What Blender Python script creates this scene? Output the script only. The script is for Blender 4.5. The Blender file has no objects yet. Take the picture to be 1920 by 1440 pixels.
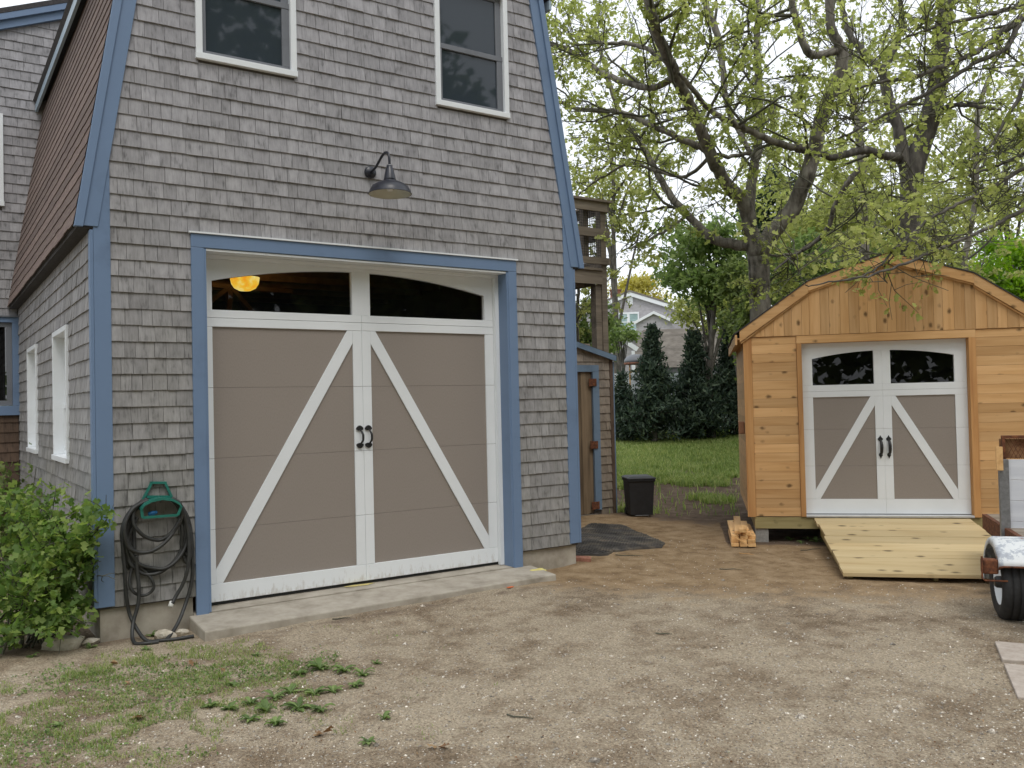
import bpy, math, random
import numpy as np
from mathutils import Vector, Matrix

S = bpy.context.scene
COL = S.collection
R = random.Random(7)
NR = np.random.default_rng(11)

# ------------------------------------------------------------------ camera
F_PX = 1649.16                      # focal length in pixels of a 1920 px wide picture
YAW, PITCH, ROLL = 0.592, 0.0219, -0.0232
CAM = np.array([-1.0938, -7.2948, 1.7396])
_f = np.array([math.sin(YAW)*math.cos(PITCH), math.cos(YAW)*math.cos(PITCH), math.sin(PITCH)])
_r0 = np.array([math.cos(YAW), -math.sin(YAW), 0.0])
_u0 = np.cross(_r0, _f)
_r = math.cos(ROLL)*_r0 + math.sin(ROLL)*_u0
_u = -math.sin(ROLL)*_r0 + math.cos(ROLL)*_u0
cam = bpy.data.objects.new('camera', bpy.data.cameras.new('camera'))
COL.objects.link(cam)
cam.matrix_world = Matrix(((_r[0], _u[0], -_f[0], CAM[0]), (_r[1], _u[1], -_f[1], CAM[1]), (_r[2], _u[2], -_f[2], CAM[2]), (0, 0, 0, 1)))
cam.data.sensor_width = 36.0
cam.data.lens = F_PX/1920*36.0
cam.data.clip_start = 0.05
cam.data.clip_end = 2000
S.camera = cam

# ------------------------------------------------------------------ sky, sun, exposure
SUN_EL, SUN_AZ = math.radians(58), math.radians(200)     # azimuth clockwise from +Y: high, behind the camera
w = bpy.data.worlds.new('World'); S.world = w; w.use_nodes = True
nt = w.node_tree; nt.nodes.clear()
sky = nt.nodes.new('ShaderNodeTexSky'); sky.sky_type = 'NISHITA'; sky.sun_disc = False
sky.sun_elevation = SUN_EL; sky.sun_rotation = SUN_AZ
sky.dust_density = 3.0; sky.air_density = 1.0
mx = nt.nodes.new('ShaderNodeMixRGB'); mx.inputs[0].default_value = 0.88
mx.inputs[2].default_value = (9.6, 10.0, 10.5, 1)        # an even cloud deck over the clear sky
bg = nt.nodes.new('ShaderNodeBackground'); bg.inputs[1].default_value = 0.105
ow = nt.nodes.new('ShaderNodeOutputWorld')
nt.links.new(sky.outputs[0], mx.inputs[1]); nt.links.new(mx.outputs[0], bg.inputs[0]); nt.links.new(bg.outputs[0], ow.inputs[0])
sl_ = bpy.data.lights.new('sun', 'SUN'); sl_.energy = 0.9; sl_.angle = math.radians(25); sl_.color = (1.0, 0.96, 0.9)
sun = bpy.data.objects.new('sun', sl_); COL.objects.link(sun)
sd = Vector((math.sin(SUN_AZ)*math.cos(SUN_EL), math.cos(SUN_AZ)*math.cos(SUN_EL), math.sin(SUN_EL)))
sun.rotation_euler = sd.to_track_quat('Z', 'Y').to_euler()
S.view_settings.view_transform = 'Standard'; S.view_settings.look = 'None'
S.view_settings.exposure = 0.36; S.view_settings.gamma = 1.0; S.view_settings.use_curve_mapping = False
S.render.engine = 'CYCLES'
S.cycles.max_bounces = 8; S.cycles.transparent_max_bounces = 12

# ------------------------------------------------------------------ where things stand (pixel of the photograph -> point on a known plane)
def ray(px, py): return _f + _r*(px-960)/F_PX - _u*(py-720)/F_PX
def on_z(px, py, z=0.0): v = ray(px, py); return CAM + v*((z-CAM[2])/v[2])
def on_y(px, py, y=0.0): v = ray(px, py); return CAM + v*((y-CAM[1])/v[1])
def at_d(px, py, d): return CAM + ray(px, py)*d
def proj(P):
    q = np.asarray(P, float)-CAM; z = q@_f
    return 960+F_PX*(q@_r)/z, 720-F_PX*(q@_u)/z, z
SHED_A = -0.807
SHED_O = np.array([7.1945, -0.0401, 0.0])
SLX = np.array([math.cos(SHED_A), math.sin(SHED_A), 0.0]); SLN = np.array([-math.sin(SHED_A), math.cos(SHED_A), 0.0])
def shed_w(l, n, z): return SHED_O + SLX*l + SLN*n + np.array([0, 0, z])

# ------------------------------------------------------------------ value noise and the lie of the land
_tab = np.random.default_rng(3).random((256, 256))
def vnoise(x, y):
    x = np.asarray(x, float); y = np.asarray(y, float)
    xi = np.floor(x).astype(int); yi = np.floor(y).astype(int); fx = x-xi; fy = y-yi
    fx = fx*fx*(3-2*fx); fy = fy*fy*(3-2*fy)
    a = _tab[xi % 256, yi % 256]; b = _tab[(xi+1) % 256, yi % 256]; c = _tab[xi % 256, (yi+1) % 256]; d = _tab[(xi+1) % 256, (yi+1) % 256]
    return (a*(1-fx)+b*fx)*(1-fy)+(c*(1-fx)+d*fx)*fy
def fbm(x, y, n=3):
    s = 0; a = 0.5
    for i in range(n): s = s + a*vnoise(np.asarray(x)*2**i+17*i, np.asarray(y)*2**i+31*i); a *= 0.5
    return s
def sstep(a, b, x): t = np.clip((np.asarray(x, float)-a)/(b-a), 0, 1); return t*t*(3-2*t)
def ground_h(x, y, micro=True):
    x = np.asarray(x, float); y = np.asarray(y, float)
    h = 0.10*np.exp(-(((x-5.0)/1.1)**2+((y-0.7)/0.9)**2)) + 0.09*np.exp(-(((x-6.8)/1.2)**2+((y-2.6)/1.0)**2))
    D = (x-CAM[0])*0.70+(y-CAM[1])*0.71
    h = h + 0.72*sstep(14, 28, D) + 0.03*np.exp(-(((x+1.0)/1.2)**2+((y+0.2)/0.8)**2))
    h = h + 0.028*np.exp(-(((x-2.6)/1.9)**4+((y+0.5)/0.5)**2))
    if micro:
        h = h + (fbm(x*0.9, y*0.9, 2)-0.38)*0.045 + (fbm(x*5, y*5, 2)-0.38)*0.018 + (fbm(x*13, y*13, 1)-0.25)*0.006*(np.abs(x) < 12)
    return h
def gz(x, y): return float(ground_h(x, y))

# ------------------------------------------------------------------ materials
def new_mat(name):
    m = bpy.data.materials.new(name); m.use_nodes = True
    n = m.node_tree.nodes; n.clear()
    out = n.new('ShaderNodeOutputMaterial'); b = n.new('ShaderNodeBsdfPrincipled')
    m.node_tree.links.new(b.outputs[0], out.inputs[0])
    return m, m.node_tree, b, out
def N(t, kind, **kw):
    n = t.nodes.new(kind)
    for k, v in kw.items():
        if k.startswith('i_'): n.inputs[int(k[2:]) if k[2:].isdigit() else k[2:]].default_value = v
        else: setattr(n, k, v)
    return n
def L(t, a, ao, b, bi): t.links.new(a.outputs[ao], b.inputs[bi])
def ramp(t, stops):
    r = t.nodes.new('ShaderNodeValToRGB'); cr = r.color_ramp
    while len(cr.elements) > 1: cr.elements.remove(cr.elements[0])
    cr.elements[0].position = stops[0][0]; cr.elements[0].color = tuple(stops[0][1])+(1,)
    for p, c in stops[1:]:
        e = cr.elements.new(p); e.color = tuple(c)+(1,)
    return r
def mapped(t, scale, world=False, offset=None):
    if world: c = N(t, 'ShaderNodeNewGeometry'); so = 'Position'
    else: c = N(t, 'ShaderNodeTexCoord'); so = 'Object'
    mp = N(t, 'ShaderNodeMapping'); mp.inputs['Scale'].default_value = scale
    L(t, c, so, mp, 'Vector')
    if offset is not None:
        t.links.new(offset, mp.inputs['Location'])
    return mp
def rnd_out(t, mode):
    """a random number per object ('obj') or per loose piece ('isl')"""
    if mode == 'obj': n = N(t, 'ShaderNodeObjectInfo'); return n.outputs['Random']
    n = N(t, 'ShaderNodeNewGeometry'); return n.outputs['Random Per Island']
def math_(t, op, a, b=None):
    m = N(t, 'ShaderNodeMath', operation=op)
    for i, v in enumerate((a, b)):
        if v is None: continue
        if isinstance(v, (int, float)): m.inputs[i].default_value = v
        else: t.links.new(v, m.inputs[i])
    return m.outputs[0]
def mixc(t, fac, a, b, blend='MIX'):
    m = N(t, 'ShaderNodeMixRGB', blend_type=blend)
    for i, v in ((0, fac), (1, a), (2, b)):
        if isinstance(v, (int, float)): m.inputs[i].default_value = v
        elif isinstance(v, tuple): m.inputs[i].default_value = v+(1,) if len(v) == 3 else v
        else: t.links.new(v, m.inputs[i])
    return m.outputs[0]
def bump(t, b, height, strength=0.4, dist=0.01):
    n = N(t, 'ShaderNodeBump'); n.inputs['Strength'].default_value = strength; n.inputs['Distance'].default_value = dist
    t.links.new(height, n.inputs['Height']); t.links.new(n.outputs[0], b.inputs['Normal'])
def simple(name, stops, scale=(6, 6, 6), rough=0.6, bstr=0.25, bdist=0.004, world=False, rnd=None, var=0.25, metal=0.0, detail=6, spec=0.5):
    m, t, b, o = new_mat(name)
    mp = mapped(t, scale, world); ns = N(t, 'ShaderNodeTexNoise'); ns.inputs['Scale'].default_value = 1.0; ns.inputs['Detail'].default_value = detail; ns.inputs['Roughness'].default_value = 0.62
    L(t, mp, 0, ns, 'Vector')
    r = ramp(t, stops); L(t, ns, 0, r, 0); c = r.outputs[0]
    if rnd:
        rv = rnd_out(t, rnd)
        hs = N(t, 'ShaderNodeHueSaturation'); t.links.new(c, hs.inputs['Color'])
        t.links.new(math_(t, 'ADD', math_(t, 'MULTIPLY', rv, var*2), 1-var), hs.inputs['Value']); c = hs.outputs[0]
    t.links.new(c, b.inputs['Base Color'])
    b.inputs['Roughness'].default_value = rough; b.inputs['Metallic'].default_value = metal
    b.inputs['Specular IOR Level'].default_value = spec
    if bstr: bump(t, b, ns.outputs[0], bstr, bdist)
    return m

def shingle_mat(name, mode, horiz, light, dark, stain, axis_scale=1.0):
    """weathered cedar shingle: grain and water streaks running down, blotches, algae low on the wall"""
    m, t, b, o = new_mat(name)
    rv = rnd_out(t, mode)
    off = N(t, 'ShaderNodeCombineXYZ')
    for i in range(3): t.links.new(math_(t, 'MULTIPLY', rv, 37.0+11*i), off.inputs[i])
    sc = (70, 70, 5)
    mp = mapped(t, sc, True, off.outputs[0])
    g = N(t, 'ShaderNodeTexNoise'); g.inputs['Scale'].default_value = 1.0; g.inputs['Detail'].default_value = 5; g.inputs['Roughness'].default_value = 0.65; L(t, mp, 0, g, 'Vector')
    mp2 = mapped(t, (17, 17, 9), True, off.outputs[0])
    g2 = N(t, 'ShaderNodeTexNoise'); g2.inputs['Scale'].default_value = 1.0; g2.inputs['Detail'].default_value = 4; L(t, mp2, 0, g2, 'Vector')
    mp3 = mapped(t, (1.3, 1.3, 1.1), True)
    g3 = N(t, 'ShaderNodeTexNoise'); g3.inputs['Scale'].default_value = 1.0; g3.inputs['Detail'].default_value = 4; L(t, mp3, 0, g3, 'Vector')
    f = math_(t, 'ADD', math_(t, 'MULTIPLY', g.outputs[0], 0.5), math_(t, 'MULTIPLY', g2.outputs[0], 0.5))
    r = ramp(t, [(0.33, dark), (0.45, tuple(0.35*a+0.65*b_ for a, b_ in zip(dark, light))), (0.62, light)]); t.links.new(f, r.inputs[0])
    hs = N(t, 'ShaderNodeHueSaturation'); t.links.new(r.outputs[0], hs.inputs['Color'])
    t.links.new(math_(t, 'ADD', math_(t, 'MULTIPLY', rv, 0.26), 0.86), hs.inputs['Value'])
    # algae and dirt: stronger low on the wall and in big patches
    pos = N(t, 'ShaderNodeNewGeometry'); sx = N(t, 'ShaderNodeSeparateXYZ'); L(t, pos, 'Position', sx, 0)
    lowf = math_(t, 'SUBTRACT', 1.15, math_(t, 'MULTIPLY', sx.outputs[2], 0.24))
    st = math_(t, 'MULTIPLY', lowf, math_(t, 'MULTIPLY', g3.outputs[0], 1.25))
    stc = N(t, 'ShaderNodeClamp'); t.links.new(st, stc.inputs[0]); stc.inputs[2].default_value = 0.75
    c = mixc(t, stc.outputs[0], hs.outputs[0], stain, 'MULTIPLY')
    t.links.new(c, b.inputs['Base Color']); b.inputs['Roughness'].default_value = 0.85; b.inputs['Specular IOR Level'].default_value = 0.25
    bump(t, b, g.outputs[0], 0.5, 0.003)
    return m

def wood_mat(name, light, mid, dark, along='x', knots=True, mode='obj', var=0.16, plank=0.11, rough=0.62, knot_scale=5.0, grain=1.0):
    m, t, b, o = new_mat(name)
    rv = rnd_out(t, mode); off = N(t, 'ShaderNodeCombineXYZ')
    for i in range(3): t.links.new(math_(t, 'MULTIPLY', rv, 23.0+9*i), off.inputs[i])
    s = {'x': (1.6, 30, 30), 'y': (30, 1.6, 30), 'z': (30, 30, 1.6)}[along]
    mp = mapped(t, tuple(a*grain for a in s), False, off.outputs[0])
    g = N(t, 'ShaderNodeTexNoise'); g.inputs['Scale'].default_value = 1.0; g.inputs['Detail'].default_value = 5; g.inputs['Distortion'].default_value = 0.6; L(t, mp, 0, g, 'Vector')
    s2 = {'x': (0.9, 6, 6), 'y': (6, 0.9, 6), 'z': (6, 6, 0.9)}[along]
    mp2 = mapped(t, s2, False, off.outputs[0])
    g2 = N(t, 'ShaderNodeTexNoise'); g2.inputs['Scale'].default_value = 1.0; g2.inputs['Detail'].default_value = 3; L(t, mp2, 0, g2, 'Vector')
    f = math_(t, 'ADD', math_(t, 'MULTIPLY', g.outputs[0], 0.45), math_(t, 'MULTIPLY', g2.outputs[0], 0.55))
    r = ramp(t, [(0.33, dark), (0.47, mid), (0.63, light)]); t.links.new(f, r.inputs[0])
    hs = N(t, 'ShaderNodeHueSaturation'); t.links.new(r.outputs[0], hs.inputs['Color'])
    t.links.new(math_(t, 'ADD', math_(t, 'MULTIPLY', rv, var*2), 1-var), hs.inputs['Value'])
    c = hs.outputs[0]
    if knots:
        k = knot_scale*1.35
        ks = {'x': (k*0.75, k*1.15, k*1.15), 'y': (k*1.15, k*0.75, k*1.15), 'z': (k*1.15, k*1.15, k*0.75)}[along]
        mpk = mapped(t, ks, False, off.outputs[0])
        wob = N(t, 'ShaderNodeTexNoise'); wob.inputs['Scale'].default_value = 6; L(t, mpk, 0, wob, 'Vector')
        add = N(t, 'ShaderNodeMixRGB', blend_type='ADD'); add.inputs[0].default_value = 0.12
        L(t, mpk, 0, add, 1); L(t, wob, 1, add, 2)
        vo = N(t, 'ShaderNodeTexVoronoi'); vo.inputs['Scale'].default_value = 1.0; vo.inputs['Randomness'].default_value = 1.0; L(t, add, 0, vo, 'Vector')
        kr = ramp(t, [(0.0, (1, 1, 1)), (0.10, (0.9, 0.9, 0.9)), (0.15, (0.45, 0.45, 0.45)), (0.23, (0, 0, 0))]); L(t, vo, 'Distance', kr, 0)
        c = mixc(t, kr.outputs[0], c, tuple(a*0.30 for a in dark))
        bh = math_(t, 'SUBTRACT', g.outputs[0], kr.outputs[0])
    else: bh = g.outputs[0]
    t.links.new(c, b.inputs['Base Color']); b.inputs['Roughness'].default_value = rough; b.inputs['Specular IOR Level'].default_value = 0.3
    bump(t, b, bh, 0.2, 0.003)
    return m

def leaf_mat(name, stops, trans=0.45, patch=0.8):
    m = bpy.data.materials.new(name); m.use_nodes = True; t = m.node_tree; t.nodes.clear()
    o = N(t, 'ShaderNodeOutputMaterial'); g = N(t, 'ShaderNodeNewGeometry')
    mp = N(t, 'ShaderNodeMapping'); mp.inputs['Scale'].default_value = (patch,)*3; L(t, g, 'Position', mp, 0)
    ns = N(t, 'ShaderNodeTexNoise'); ns.inputs['Scale'].default_value = 1; ns.inputs['Detail'].default_value = 2; L(t, mp, 0, ns, 0)
    f = math_(t, 'ADD', math_(t, 'MULTIPLY', g.outputs['Random Per Island'], 0.55), math_(t, 'MULTIPLY', ns.outputs[0], 0.45))
    r = ramp(t, stops); t.links.new(f, r.inputs[0])
    d = N(t, 'ShaderNodeBsdfPrincipled'); d.inputs['Roughness'].default_value = 0.55; d.inputs['Specular IOR Level'].default_value = 0.3; L(t, r, 0, d, 'Base Color')
    tr = N(t, 'ShaderNodeBsdfTranslucent'); hs = N(t, 'ShaderNodeHueSaturation'); hs.inputs['Saturation'].default_value = 1.15; hs.inputs['Value'].default_value = 1.3
    L(t, r, 0, hs, 'Color'); L(t, hs, 0, tr, 0)
    mx_ = N(t, 'ShaderNodeMixShader'); mx_.inputs[0].default_value = trans
    L(t, d, 0, mx_, 1); L(t, tr, 0, mx_, 2); L(t, mx_, 0, o, 0)
    return m

def glass_mat(name, tint, clear, rough=0.02, haze=(0.02, 0.025, 0.03)):
    """a pane: mirror by Fresnel over a mix of see-through tint and a dull film"""
    m = bpy.data.materials.new(name); m.use_nodes = True; t = m.node_tree; t.nodes.clear()
    o = N(t, 'ShaderNodeOutputMaterial'); tr = N(t, 'ShaderNodeBsdfTransparent'); tr.inputs[0].default_value = tint+(1,)
    df = N(t, 'ShaderNodeBsdfDiffuse'); df.inputs[0].default_value = haze+(1,)
    gl = N(t, 'ShaderNodeBsdfGlossy'); gl.inputs['Roughness'].default_value = rough
    fr = N(t, 'ShaderNodeFresnel'); fr.inputs[0].default_value = 1.5
    m1 = N(t, 'ShaderNodeMixShader'); m1.inputs[0].default_value = clear; L(t, df, 0, m1, 1); L(t, tr, 0, m1, 2)
    m2 = N(t, 'ShaderNodeMixShader'); L(t, fr, 0, m2, 0); L(t, m1, 0, m2, 1); L(t, gl, 0, m2, 2); L(t, m2, 0, o, 0)
    return m
def emit_mat(name, col, s):
    m = bpy.data.materials.new(name); m.use_nodes = True; t = m.node_tree; t.nodes.clear()
    o = N(t, 'ShaderNodeOutputMaterial'); e = N(t, 'ShaderNodeEmission'); e.inputs[0].default_value = col+(1,); e.inputs[1].default_value = s; L(t, e, 0, o, 0)
    return m

GREY_L, GREY_D = (0.385, 0.378, 0.395), (0.145, 0.142, 0.148)
STAIN = (0.64, 0.63, 0.52)
M_SH1 = shingle_mat('weathered_shingle_single', 'obj', 'x', GREY_L, GREY_D, STAIN)
M_SHN = shingle_mat('weathered_shingle_many', 'isl', 'x', GREY_L, GREY_D, STAIN)
M_DSH = shingle_mat('dark_shingle', 'obj', 'x', (0.16, 0.11, 0.085), (0.06, 0.042, 0.036), STAIN)
M_LSH = shingle_mat('brown_grey_shingle', 'obj', 'x', (0.34, 0.295, 0.255), (0.13, 0.112, 0.096), (0.7, 0.66, 0.56))
M_SHEATH = simple('wall_sheathing', [(0.3, (0.07, 0.06, 0.055)), (0.7, (0.11, 0.10, 0.09))], rough=0.9)
def paint(name, c, rough=0.45, dirt=0.75, sc=(2.2, 2.2, 2.2)):
    d = tuple(a*dirt for a in c)
    return simple(name, [(0.30, d), (0.45, tuple(a*0.95 for a in c)), (0.75, c)], scale=sc, rough=rough, bstr=0.05, bdist=0.002, world=True, detail=9)
M_BLUE = paint('blue_paint', (0.155, 0.232, 0.365), 0.5, 0.80)
M_PALEB = paint('pale_blue_paint', (0.33, 0.42, 0.50), 0.5, 0.85)
M_BLUE2 = paint('faded_blue_paint', (0.16, 0.235, 0.33), 0.7, 0.7)
M_WHITE = paint('white_paint', (0.80, 0.83, 0.85), 0.4, 0.93)
def splashed(name, c, z0, z1):
    m, t, b, o = new_mat(name); mp = mapped(t, (26, 26, 9), True); n = N(t, 'ShaderNodeTexNoise'); n.inputs['Scale'].default_value = 1; n.inputs['Detail'].default_value = 8; n.inputs['Roughness'].default_value = 0.7; L(t, mp, 0, n, 0)
    g = N(t, 'ShaderNodeNewGeometry'); sp = N(t, 'ShaderNodeSeparateXYZ'); L(t, g, 'Position', sp, 0); mr = N(t, 'ShaderNodeMapRange'); L(t, sp, 2, mr, 0); mr.inputs[1].default_value = z0; mr.inputs[2].default_value = z1; mr.inputs[3].default_value = 0.26; mr.inputs[4].default_value = -0.05
    f = math_(t, 'ADD', n.outputs[0], mr.outputs[0]); r = ramp(t, [(0.68, (0, 0, 0)), (0.90, (0.5, 0.5, 0.5))]); t.links.new(f, r.inputs[0])
    t.links.new(mixc(t, r.outputs[0], c, (0.36, 0.30, 0.22)), b.inputs['Base Color']); b.inputs['Roughness'].default_value = 0.5; return m
M_WHITED = splashed('mud_splashed_white_paint', (0.79, 0.82, 0.84), 0.15, 0.34)
M_TAUPE = simple('taupe_door_panel', [(0.3, (0.245, 0.208, 0.182)), (0.5, (0.275, 0.238, 0.208)), (0.7, (0.29, 0.252, 0.222))], scale=(160, 160, 55), rough=0.6, bstr=0.45, bdist=0.002, detail=9)
M_GREYSASH = paint('grey_sash_paint', (0.17, 0.18, 0.20), 0.5)
M_ROOF = simple('brown_asphalt_roof', [(0.3, (0.10, 0.068, 0.06)), (0.5, (0.15, 0.106, 0.094)), (0.7, (0.18, 0.142, 0.11))], scale=(55, 5, 55), rough=0.95, bstr=0.8, bdist=0.006, rnd='obj', var=0.22, detail=8)
M_DKROOF = simple('dark_roof_edge', [(0.3, (0.035, 0.033, 0.035)), (0.7, (0.07, 0.065, 0.065))], scale=(40, 40, 40), rough=0.95, bstr=0.5)
M_CONC = simple('concrete', [(0.3, (0.26, 0.23, 0.18)), (0.5, (0.38, 0.34, 0.28)), (0.72, (0.47, 0.43, 0.36))], scale=(5, 5, 5), rough=0.9, bstr=0.5, bdist=0.004, world=True, detail=10)
M_BLOCK = simple('grey_concrete_block', [(0.3, (0.24, 0.23, 0.21)), (0.7, (0.36, 0.345, 0.32))], scale=(30, 30, 30), rough=0.95, bstr=0.6)
M_BLACK = simple('black_iron', [(0.3, (0.012, 0.012, 0.013)), (0.7, (0.02, 0.02, 0.021))], scale=(50, 50, 50), rough=0.42, bstr=0.1)
M_NAVY = simple('dark_enamel', [(0.3, (0.012, 0.013, 0.02)), (0.7, (0.024, 0.026, 0.038))], scale=(20, 20, 20), rough=0.33, bstr=0.03)
M_ENAMELW = paint('white_enamel', (0.52, 0.52, 0.45), 0.35)
M_DARKIN = simple('dark_interior', [(0.3, (0.03, 0.022, 0.016)), (0.7, (0.055, 0.04, 0.03))], rough=0.95)  # near-black: the gloom of unlit rooms is put into the colour
M_BEAM = simple('rough_rafters', [(0.3, (0.11, 0.06, 0.03)), (0.7, (0.22, 0.12, 0.06))], scale=(9, 9, 9), rough=0.8)
M_GLASS = glass_mat('dark_clear_glass', (0.55, 0.55, 0.55), 0.92)
M_GLASSB = glass_mat('screened_glass', (0.12, 0.14, 0.16), 0.35, 0.03, (0.055, 0.072, 0.09))
M_GLASSK = glass_mat('black_glass', (0.2, 0.2, 0.2), 0.6, 0.01, (0.004, 0.004, 0.005))
M_CEDX = wood_mat('cedar_boards', (0.68, 0.42, 0.20), (0.60, 0.35, 0.15), (0.52, 0.285, 0.115), 'x')
M_CEDZ = wood_mat('cedar_boards_upright', (0.66, 0.41, 0.20), (0.575, 0.335, 0.145), (0.50, 0.275, 0.11), 'z')
M_CEDT = wood_mat('cedar_trim', (0.58, 0.32, 0.13), (0.51, 0.265, 0.10), (0.39, 0.18, 0.065), 'z', knots=False, var=0.10)
M_PINE = wood_mat('new_pine_boards', (0.58, 0.46, 0.265), (0.53, 0.41, 0.222), (0.45, 0.325, 0.16), 'x', True, 'obj', 0.11, knot_scale=3.6)
M_TREAT = wood_mat('treated_joist', (0.40, 0.33, 0.16), (0.33, 0.27, 0.12), (0.24, 0.19, 0.08), 'x', True, 'obj', 0.08)
M_LUMB = wood_mat('lumber_offcut', (0.80, 0.52, 0.24), (0.70, 0.42, 0.18), (0.50, 0.27, 0.10), 'y', True, 'obj', 0.12)
M_DECK = wood_mat('weathered_deck_wood', (0.27, 0.228, 0.18), (0.20, 0.165, 0.128), (0.11, 0.09, 0.07), 'x', False, 'obj', 0.2, 0.85)
M_OLDZ = wood_mat('weathered_door_planks', (0.27, 0.20, 0.13), (0.19, 0.14, 0.09), (0.10, 0.072, 0.048), 'z', False, 'obj', 0.2, 0.85)
M_RUST = simple('rust', [(0.3, (0.05, 0.02, 0.012)), (0.5, (0.13, 0.045, 0.02)), (0.7, (0.24, 0.09, 0.035))], scale=(35, 35, 35), rough=0.9, bstr=0.6)
M_RUBBER = simple('black_rubber', [(0.3, (0.014, 0.014, 0.015)), (0.7, (0.03, 0.03, 0.03))], scale=(30, 30, 30), rough=0.75, bstr=0.3)
M_HOSE = simple('black_hose_rubber', [(0.3, (0.018, 0.018, 0.018)), (0.6, (0.035, 0.036, 0.034)), (0.8, (0.06, 0.065, 0.055))], scale=(14, 14, 14), rough=0.5, bstr=0.1)
M_MAT = simple('rubber_mat', [(0.3, (0.04, 0.038, 0.037)), (0.5, (0.075, 0.07, 0.065)), (0.68, (0.19, 0.16, 0.125))], scale=(4, 4, 4), rough=0.9, bstr=0.3, detail=9)
M_GREENP = simple('green_plastic', [(0.3, (0.012, 0.13, 0.10)), (0.7, (0.02, 0.18, 0.14))], scale=(12, 12, 12), rough=0.4, bstr=0.05)
M_BLUEP = simple('blue_plastic', [(0.3, (0.01, 0.12, 0.30)), (0.7, (0.02, 0.17, 0.38))], rough=0.4, bstr=0.02)
M_WHITEP = simple('white_plastic', [(0.3, (0.62, 0.62, 0.58)), (0.7, (0.75, 0.75, 0.72))], rough=0.45, bstr=0.03)
M_YELLOW = simple('yellow_plastic', [(0.3, (0.52, 0.45, 0.12)), (0.7, (0.72, 0.64, 0.25))], scale=(25, 25, 25), rough=0.6)
M_CHALK = simple('yellow_chalk', [(0.35, (0.45, 0.38, 0.2)), (0.6, (0.62, 0.52, 0.18))], scale=(40, 40, 40), rough=0.95)
M_CAN = simple('black_bin_plastic', [(0.3, (0.010, 0.011, 0.013)), (0.7, (0.022, 0.023, 0.026))], scale=(8, 8, 8), rough=0.5, bstr=0.1)
M_ROCK = simple('pale_rock', [(0.3, (0.34, 0.29, 0.21)), (0.5, (0.52, 0.47, 0.38)), (0.75, (0.66, 0.61, 0.52))], scale=(16, 16, 16), rough=0.95, bstr=0.9, bdist=0.01, detail=8)
M_PAVER = simple('concrete_paver', [(0.3, (0.36, 0.30, 0.25)), (0.7, (0.5, 0.44, 0.38))], scale=(20, 20, 20), rough=0.95, bstr=0.4)
M_BRICK = simple('red_brick', [(0.3, (0.17, 0.07, 0.045)), (0.7, (0.32, 0.15, 0.10))], scale=(20, 20, 20), rough=0.9, rnd='obj', var=0.25)
M_VINYL = paint('white_vinyl', (0.70, 0.74, 0.78), 0.35)
M_GALV = simple('galvanised_steel', [(0.3, (0.16, 0.16, 0.16)), (0.7, (0.27, 0.27, 0.27))], scale=(30, 30, 30), rough=0.5, metal=0.4)
M_ALU = simple('aluminium_sill', [(0.3, (0.55, 0.56, 0.57)), (0.7, (0.68, 0.69, 0.7))], rough=0.35, metal=0.6)
M_PANELW = simple('white_trailer_panel', [(0.3, (0.55, 0.57, 0.62)), (0.7, (0.68, 0.70, 0.74))], scale=(1, 1, 14), rough=0.35, bstr=0.3, bdist=0.004)
M_TANB = simple('backlit_rust_tan', [(0.35, (0.17, 0.075, 0.03)), (0.6, (0.36, 0.20, 0.10))], scale=(14, 14, 14), rough=0.9)  # rust tone lightened for the light coming through the mesh
M_BOX = simple('brown_box_paint', [(0.3, (0.22, 0.095, 0.045)), (0.7, (0.32, 0.15, 0.075))], rough=0.6)
M_FAR = simple('far_grey_shingle', [(0.3, (0.30, 0.29, 0.305)), (0.7, (0.46, 0.445, 0.46))], scale=(4, 4, 10), rough=0.9, rnd='isl', var=0.15)
M_FARROOF = simple('far_grey_roof', [(0.3, (0.13, 0.115, 0.10)), (0.7, (0.24, 0.215, 0.19))], scale=(3, 3, 8), rough=0.95, rnd='obj', var=0.15)
M_BARK = simple('grey_oak_bark', [(0.34, (0.06, 0.053, 0.044)), (0.5, (0.19, 0.172, 0.145)), (0.68, (0.30, 0.285, 0.24))], scale=(9, 9, 3), rough=0.95, bstr=1.0, bdist=0.03, world=True, detail=8)
M_BARKD = simple('dark_bark', [(0.3, (0.045, 0.040, 0.035)), (0.5, (0.10, 0.09, 0.078)), (0.7, (0.19, 0.175, 0.15))], scale=(9, 9, 3), rough=0.95, bstr=1.0, bdist=0.03, world=True, detail=8)
M_TWIG = simple('lichened_twig', [(0.3, (0.06, 0.055, 0.04)), (0.6, (0.12, 0.12, 0.085))], scale=(12, 12, 12), rough=0.95, bstr=0.3, world=True)
M_LOAK = leaf_mat('young_oak_leaf', [(0.2, (0.235, 0.27, 0.085)), (0.5, (0.38, 0.425, 0.145)), (0.8, (0.54, 0.57, 0.24))], 0.58)
M_LOAK2 = leaf_mat('olive_oak_leaf', [(0.2, (0.20, 0.225, 0.075)), (0.5, (0.325, 0.36, 0.13)), (0.8, (0.47, 0.47, 0.20))], 0.58)
M_LMAP = leaf_mat('bright_maple_leaf', [(0.2, (0.105, 0.16, 0.055)), (0.5, (0.19, 0.265, 0.09)), (0.8, (0.30, 0.375, 0.14))], 0.5)
M_LGRN = leaf_mat('fresh_green_leaf', [(0.2, (0.12, 0.23, 0.02)), (0.5, (0.21, 0.36, 0.035)), (0.8, (0.32, 0.48, 0.07))], 0.5)
M_LMID = leaf_mat('mid_green_leaf', [(0.2, (0.09, 0.125, 0.042)), (0.5, (0.165, 0.215, 0.07)), (0.8, (0.26, 0.31, 0.11))], 0.5)
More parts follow.
